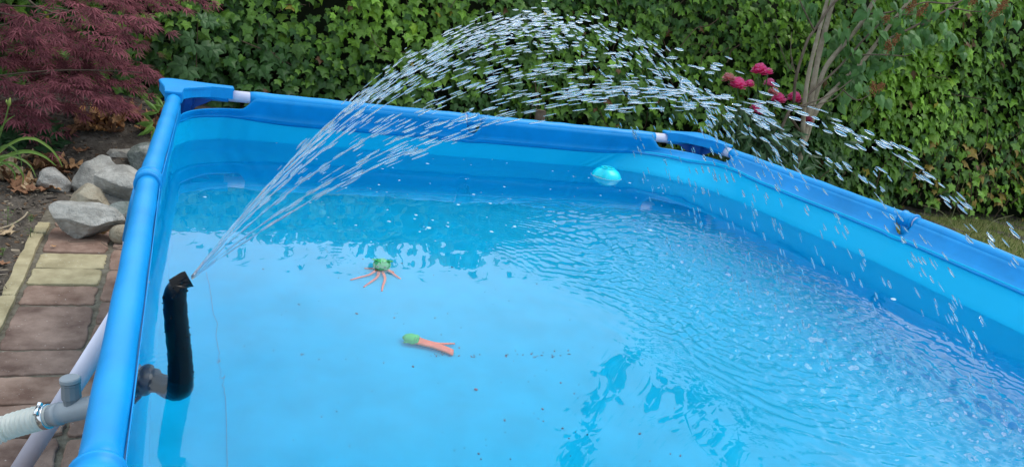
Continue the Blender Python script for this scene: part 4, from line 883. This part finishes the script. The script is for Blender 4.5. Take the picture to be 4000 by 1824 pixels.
sp = atY(2108, 470, 1.50); sp2 = atY(2102, 430, 1.50); V, Fc = tube([(sp[0], sp[1], 0), (sp[0], sp[1], sp2[2]-.004), (sp[0], sp[1], sp2[2]), (sp[0], sp[1], sp2[2]-.006)], [.030, .030, .026, .020], 18)
tag(build('post_stump', V, Fc, M['rust'], None, False), 'short weathered brown post stub standing before the hedge behind the far rail', 'post')

# ------------------------------------------------------------------ stones
def rock(px, py, w, h, dz, seed, mi, label, sq=1.0, rot=0., flat=.9, rounded=False, depth=None):
    """px,py: centre in the photo; w,h: sizes in metres; dz: height of the underside"""
    r_ = np.random.default_rng(seed)
    zc = dz+h*.5; p = atZ(px, py, zc); p[2] += 0
    bmv, bmf = ball((0, 0, 0), 1, 64, 44); V = np.array(bmv)
    if not rounded:
        for _ in range(16):
            d = r_.normal(0, 1, 3); d[2] *= .8; d /= np.linalg.norm(d); lim = r_.uniform(.56, .84); s = V@d; k = s > lim; V[k] -= np.outer(s[k]-lim, d)
    f = 1+.03*np.sin(V@r_.normal(0, 3, 3)+1)+.02*np.sin(V@r_.normal(0, 7, 3))+(0 if rounded else .008*np.sin(V@r_.normal(0, 19, 3))+.006*np.sin(V@r_.normal(0, 31, 3)))
    V = V*f[:, None]
    V = V*np.array([w*.5, (depth or w*.42*sq), h*.5])*(1.12 if rounded else 1.24); c_, s_ = math.cos(rot), math.sin(rot); V[:, :2] = V[:, :2]@np.array([[c_, s_], [-s_, c_]])
    low = V[:, 2] < -h*.44; V[low, 2] = -h*.44
    V = V+p; V[:, 2] += -(V[:, 2].min())+dz
    o = build('stone', V, bmf, ROCK[mi], None, True); 
    sh = o.data; 
    tag(o, label, 'stone', 'stones heaped on the paving beside the pool')
    em = o.modifiers.new('edge', 'EDGE_SPLIT'); em.split_angle = R(34)
    return o
rock(202, 704, .145, .115, -.008, 31, 1, 'pale grey angular stone with a black spot, alone at the left of the heap')
rock(385, 685, .175, .165, -.008, 2, 0, 'large grey stone with a dark underside just right of the lone pale stone', rot=.3)
rock(500, 620, .17, .105, -.01, 3, 0, 'smooth grey stone at the back of the heap, behind the others')
rock(572, 618, .20, .17, -.01, 4, 4, 'greenish veined stone at the back of the heap, partly hidden by the left rail')
rock(475, 722, .24, .145, .03, 5, 0, 'big smooth light grey stone leaning on others near the left rail', rot=-.4)
rock(418, 800, .12, .10, -.01, 6, 2, 'dark stone tucked under the big leaning stone')
rock(337, 790, .16, .14, -.01, 7, 3, 'beige lichen stained stone behind the broad front stone')
rock(333, 852, .225, .150, -.004, 8, 0, 'broad pale topped grey stone at the front of the heap, on the pavers', rot=-.08, depth=.06)
rock(488, 832, .125, .085, -.004, 9, 4, 'small blue grey stone between the front stone and the left rail')
rock(478, 912, .085, .070, -.002, 10, 3, 'small round brown pebble against the left rail, frontmost of all', rounded=True)
rock(372, 622, .125, .05, -.008, 12, 3, 'flat brownish stone behind the heap, beside a dead leaf')
rock(482, 672, .10, .06, -.008, 13, 2, 'small grey stone wedged in the middle of the heap')
rock(275, 585, .022, .02, .0, 14, 2, 'tiny blue black pebble on the soil behind the lone pale stone')

# ------------------------------------------------------------------ dead leaves
def dead_leaf(px, py, s, label, col, lobes=5, z=.012, seed=None):
    r_ = np.random.default_rng(seed if seed is not None else int(px*7+py*13)); p = on_soil(px, py) if not (px > 200 and py > 860) else atZ(px, py, 0.); p[2] = max(soil_h(p[0], p[1]), .001 if p[1] < .62 and p[0] > -.48 else -1)+.006
    n1, n2 = 30, 5; a = np.arange(n1)*2*np.pi/n1; rad = s*(.66+.34*np.cos(lobes*a+r_.uniform(0, 6)))*(1+.08*np.sin(13*a)); ca = r_.uniform(0, 3.14); cu = r_.uniform(8, 20); c2 = r_.uniform(-8, 10)
    V = [(0, 0, 0)]; 
    for k in range(1, n2+1):
        for j in range(n1): q = rad[j]*k/n2; V.append((q*math.cos(a[j]), q*math.sin(a[j]), 0))
    V = np.array(V); u = V[:, 0]*math.cos(ca)+V[:, 1]*math.sin(ca); v = -V[:, 0]*math.sin(ca)+V[:, 1]*math.cos(ca)
    V[:, 2] = cu*u*u*.62+c2*v*v*.5+.10*s*np.sin(u*170+v*60)+.07*s*np.sin(v*240); curl = 1-6*np.abs(u)*.9; V[:, 0] *= np.clip(curl, .55, 1); V[:, 2] -= V[:, 2].min()
    tl = r_.normal(0, .25, 2); V[:, 2] += V[:, 0]*tl[0]+V[:, 1]*tl[1]; V[:, 2] -= V[:, 2].min()
    Fc = [(0, 1+j, 1+(j+1) % n1) for j in range(n1)]+[(1+k*n1+j, 1+(k+1)*n1+j, 1+(k+1)*n1+(j+1) % n1, 1+k*n1+(j+1) % n1) for k in range(n2-1) for j in range(n1)]
    o = build('dead_leaf', V+p, Fc, M['dry'], None, True, np.tile(col, (len(V), 1)))
    tag(o, label, 'dead leaf', 'dead brown leaves on the soil and paving'); return o
TAN, BRN, ORG, PAL = (.46, .26, .13), (.27, .14, .08), (.52, .27, .11), (.50, .37, .23)
named = [(100, 725, .060, 'large tan dead leaf with its stalk showing, left of the lone pale stone', TAN), (30, 690, .07, 'broad tan dead leaf at the left edge beside the grassy plant', PAL), (255, 745, .045, 'curled brown dead leaf just below the lone pale stone', BRN), (300, 735, .05, 'folded dead leaf between the lone pale stone and the front stone', TAN),
         (400, 918, .034, 'orange brown dead leaf on the paver beside the round pebble', ORG), (320, 600, .055, 'crumpled brown dead leaf behind the heap of stones', BRN), (285, 665, .06, 'rolled tan dead leaf leaning against the lone pale stone', TAN), (30, 925, .045, 'pale dead leaf on the soil beside the yellow edging', PAL), (8, 1040, .03, 'small reddish dead leaf on the soil at the left edge, by the edging', BRN),
         (455, 500, .075, 'long orange brown dead leaf on the soil under the maple, behind the stones', ORG), (330, 505, .06, 'tan dead leaf under the hanging maple foliage', TAN), (560, 520, .055, 'light tan dead leaf close to the left rail under the hedge', TAN), (165, 640, .05, 'star shaped tan dead leaf under the arching grass blades', TAN), (210, 985-15, .012, 'tiny dead leaf scrap on the edge of the paving', ORG)]
for q in named: dead_leaf(*q)
far = [(rng.uniform(290, 640), rng.uniform(440, 535)) for _ in range(34)]
for i, (px, py) in enumerate(far): dead_leaf(px, py, rng.uniform(.045, .08), ['light tan dead leaf', 'dark brown dead leaf', 'orange brown dead leaf', 'dark brown dead leaf'][i % 4]+' lying in the drift under the hedge behind the stones', [TAN, BRN, ORG, BRN][i % 4])
near = [(rng.uniform(-10, 260), rng.uniform(630, 760)) for _ in range(40)]
for i, (px, py) in enumerate(near): dead_leaf(px, py, rng.uniform(.038, .065), ['light tan dead leaf', 'dark brown dead leaf', 'pale yellowish dead leaf', 'dark brown dead leaf'][i % 4]+' on the soil around the grassy plant', [TAN, BRN, PAL, BRN][i % 4])

# twigs on soil and paver
for k, (pts, lab) in enumerate([([(0, 893), (45, 878), (90, 850), (108, 828)], 'pale dry twig on the soil at the left edge'), ([(70, 790), (85, 820), (92, 850)], 'thin curved twig above the pale twig on the soil'), ([(265, 935), (275, 945), (320, 943), (372, 936)], 'thin brown curved stalk on the paver below the front stone'), ([(395, 945), (420, 962), (450, 966), (488, 962)], 'thin dark stalk on the pavers below the round pebble'), ([(28, 1070), (14, 1095), (20, 1118), (26, 1125)], 'thin pale curled stalk on the soil beside the edging')]):
    V, Fc = tube(bez([atZ(x, y, .012) for x, y in pts], 6), .0032 if k == 0 else .0014, 6); tag(build('twig', V, Fc, M['twig'] if k else mat('pale_wood', (.34, .28, .20), .8), None, True), lab, 'twig')

# ------------------------------------------------------------------ grassy plant, weeds, ball
lb = atZ(-45, 760, 0.); ly = empty('daylily_plant', tuple(lb), 'grassy plant with long arching yellow green blades at the left edge', 'plant')
def blade(pts, w, zoff=0, Y_=None):
    P_ = bez([atY(px, py, Y_) for px, py in pts], 8); n = len(P_); T_ = np.gradient(P_, axis=0); V = []; wv = w*np.sin(np.linspace(.35, np.pi-.02, n))**.7
    for i in range(n): s = np.cross(T_[i], (0.25, -1, .35)); s /= np.linalg.norm(s)+1e-9; nn = np.cross(s, T_[i]); nn /= np.linalg.norm(nn)+1e-9; V += [P_[i]-s*wv[i], P_[i]-nn*wv[i]*.35, P_[i]+s*wv[i]]
    Fc = [(i*3+k, i*3+k+1, (i+1)*3+k+1, (i+1)*3+k) for i in range(n-1) for k in (0, 1)]; return V, Fc
lyY = lb[1]
for pts, w, c_ in [([(-45, 760), (-20, 620), (60, 552), (130, 542), (190, 575), (225, 615), (246, 655)], .0055, (.20, .33, .06)), ([(-45, 760), (-20, 650), (40, 605), (110, 592), (170, 610), (220, 648)], .0075, (.17, .30, .05)), ([(-45, 760), (-25, 640), (20, 608), (80, 620), (120, 650), (142, 695)], .0045, (.22, .34, .09)), ([(-45, 760), (-15, 660), (30, 635), (65, 650), (90, 685), (88, 722)], .005, (.15, .27, .05)), ([(-45, 760), (-30, 660), (0, 632), (35, 650), (58, 680), (56, 705)], .0045, (.13, .24, .05)), ([(-45, 760), (-10, 600), (30, 568), (65, 590), (82, 625), (84, 655)], .004, (.12, .22, .05)), ([(-60, 760), (-110, 620), (-180, 590), (-240, 660)], .006, (.17, .30, .05)), ([(-45, 760), (-20, 560), (20, 480), (60, 450)], .003, (.14, .26, .05))]:
    V, Fc = blade(pts, w, 0, lyY); build('blade', V, Fc, M['lleaf'], ly, True, np.tile(c_, (len(V), 1)))
V, Fc = tube(bez([atY(-45, 760, lyY), atY(-20, 600, lyY), atY(20, 470, lyY), atY(34, 415, lyY)], 6), .0028, 6); build('stalk', V, Fc, M['lleaf'], ly, True, np.tile((.13, .22, .05), (len(V), 1)))
mb = MB(); q = atY(37, 398, lyY); mb.add(*tube([q-(0.003, 0, .022), q-(0, 0, .008), q+(.001, 0, .006), q+(.003, 0, .016)], [.002, .006, .005, .001], 8), (.32, .42, .10)); mb.add(*tube([q-(0.003, 0, .02), q+(-.010, 0, .0), q+(-.010, 0, .008)], [.002, .004, .001], 8), (.30, .40, .10)); mb.build('bud', M['lleaf'], ly, True)
for (px, py, h_, s, lab, c_) in [(412, 600, .05, .018, 'small bright green weed between the soil and the stones', (.16, .24, .06)), (30, 880, .08, .012, 'thin upright green weed on the soil near the pale twig', (.10, .18, .04)), (120, 860, .035, .012, 'low green weed at the end of the yellow edging', (.09, .15, .04)), (118, 925, .045, .008, 'thin green sprig growing over the yellow edging', (.10, .16, .04)), (10, 990, .03, .012, 'low green weed by the edging at the left', (.10, .17, .04))]:
    p = atZ(px, py+10, .0); o = empty('weed', tuple(p), lab, 'weed', 'weeds on the soil'); n = 26; hh = rng.uniform(.1, 1, n)*h_
    V, Fc = tube([p, p+(0.003, 0, h_)], .0012, 5); build('stem', V, Fc, M['lleaf'], o, True, np.tile(c_, (len(V), 1)))
    Pn = p+np.column_stack([rng.normal(0, h_*.18, n), rng.normal(0, h_*.18, n), hh]); V, Fc, Cc = leaf_batch(Pn, np.column_stack([rng.normal(0, .5, n), rng.normal(-.3, .5, n), np.ones(n)]), rng.normal(0, 1, (n, 3))*(1, 1, .5), rng.uniform(.6, 1.2, n)*s, np.array(c_)*rng.uniform(.8, 1.4, (n, 1)), LANCE); build('leaves', V, Fc, M['lleaf'], o, False, Cc)
# ground ivy under the maple
gi = empty('ground_ivy', tuple(atZ(180, 600, 0.)), 'low dark green ivy creeping on the soil beneath the maple', 'ground plant')
Pn = np.array([on_soil(rng.uniform(-20, 240), rng.uniform(515, 595)) for _ in range(60)]+[on_soil(*q) for q in ((175, 600), (190, 615), (215, 625), (205, 560), (235, 555), (130, 560), (225, 575), (215, 600))]); n = len(Pn); Pn[:, 2] += rng.uniform(0.02, .08, n)
V, Fc, Cc = leaf_batch(Pn, np.column_stack([rng.normal(0, .4, n), -.5+rng.normal(0, .3, n), np.ones(n)]), rng.normal(0, 1, (n, 3))*(1, 1, .3), rng.uniform(.04, .07, n), np.array([.028, .085, .03])*rng.uniform(.8, 1.6, (n, 1)), IVY); build('leaves', V, Fc, M['leaf'], gi, False, Cc)
# glazed ball, only its right edge is in view
bc = atZ(-34, 605, .0); bc[2] = .066
t = bpy.data.materials.new('mosaic_glaze'); t.use_nodes = True; tn = t.node_tree; b_ = tn.nodes['Principled BSDF']; b_.inputs['Roughness'].default_value = .25
vo_ = tn.nodes.new('ShaderNodeTexVoronoi'); vo_.inputs['Scale'].default_value = 45; tcn = tn.nodes.new('ShaderNodeTexCoord'); tn.links.new(tcn.outputs['Object'], vo_.inputs['Vector'])
sp_ = tn.nodes.new('ShaderNodeSeparateColor'); tn.links.new(vo_.outputs['Color'], sp_.inputs['Color']); rr = tn.nodes.new('ShaderNodeValToRGB'); rr.color_ramp.interpolation = 'CONSTANT'; el_ = rr.color_ramp.elements
el_[0].color = (.02, .16, .55, 1); el_[1].position = .45; el_[1].color = (.03, .32, .70, 1); e3 = el_.new(.74); e3.color = (.60, .10, .06, 1); e4 = el_.new(.93); e4.color = (.7, .35, .25, 1)
tn.links.new(sp_.outputs['Red'], rr.inputs['Fac']); tn.links.new(rr.outputs['Color'], b_.inputs['Base Color'])
V, Fc = ball(bc, (.060, .060, .066), 32, 20); bo = build('mosaic_ball', V-bc, Fc, t, None, True); bo.location = bc; tag(bo, 'blue ball with orange red patches on the soil at the left edge', 'ball')
# tall grass stalks by the right end of the hedge
for k, (p0, p1, p2, lab) in enumerate([((3700, 900), (3735, 800), (3770, 700), 'tall thin straw stalk leaning right before the hedge, left of three'), ((3740, 905), (3680, 830), (3600, 800), 'bent straw stalk leaning left before the hedge'), ((3845, 900), (3890, 860), (3960, 840), 'seeding grass stalk leaning right over the lawn edge')]):
    a_ = atZ(p0[0], p0[1], .0); yk = a_[1]; V, Fc = tube(bez([a_, atY(*p1, yk), atY(*p2, yk)], 8), np.linspace(.002, .001, 17), 5); tag(build('grass_stalk', V, Fc, mat('straw%d' % k, (.24, .25, .11), .7), None, True), lab, 'grass stalk')
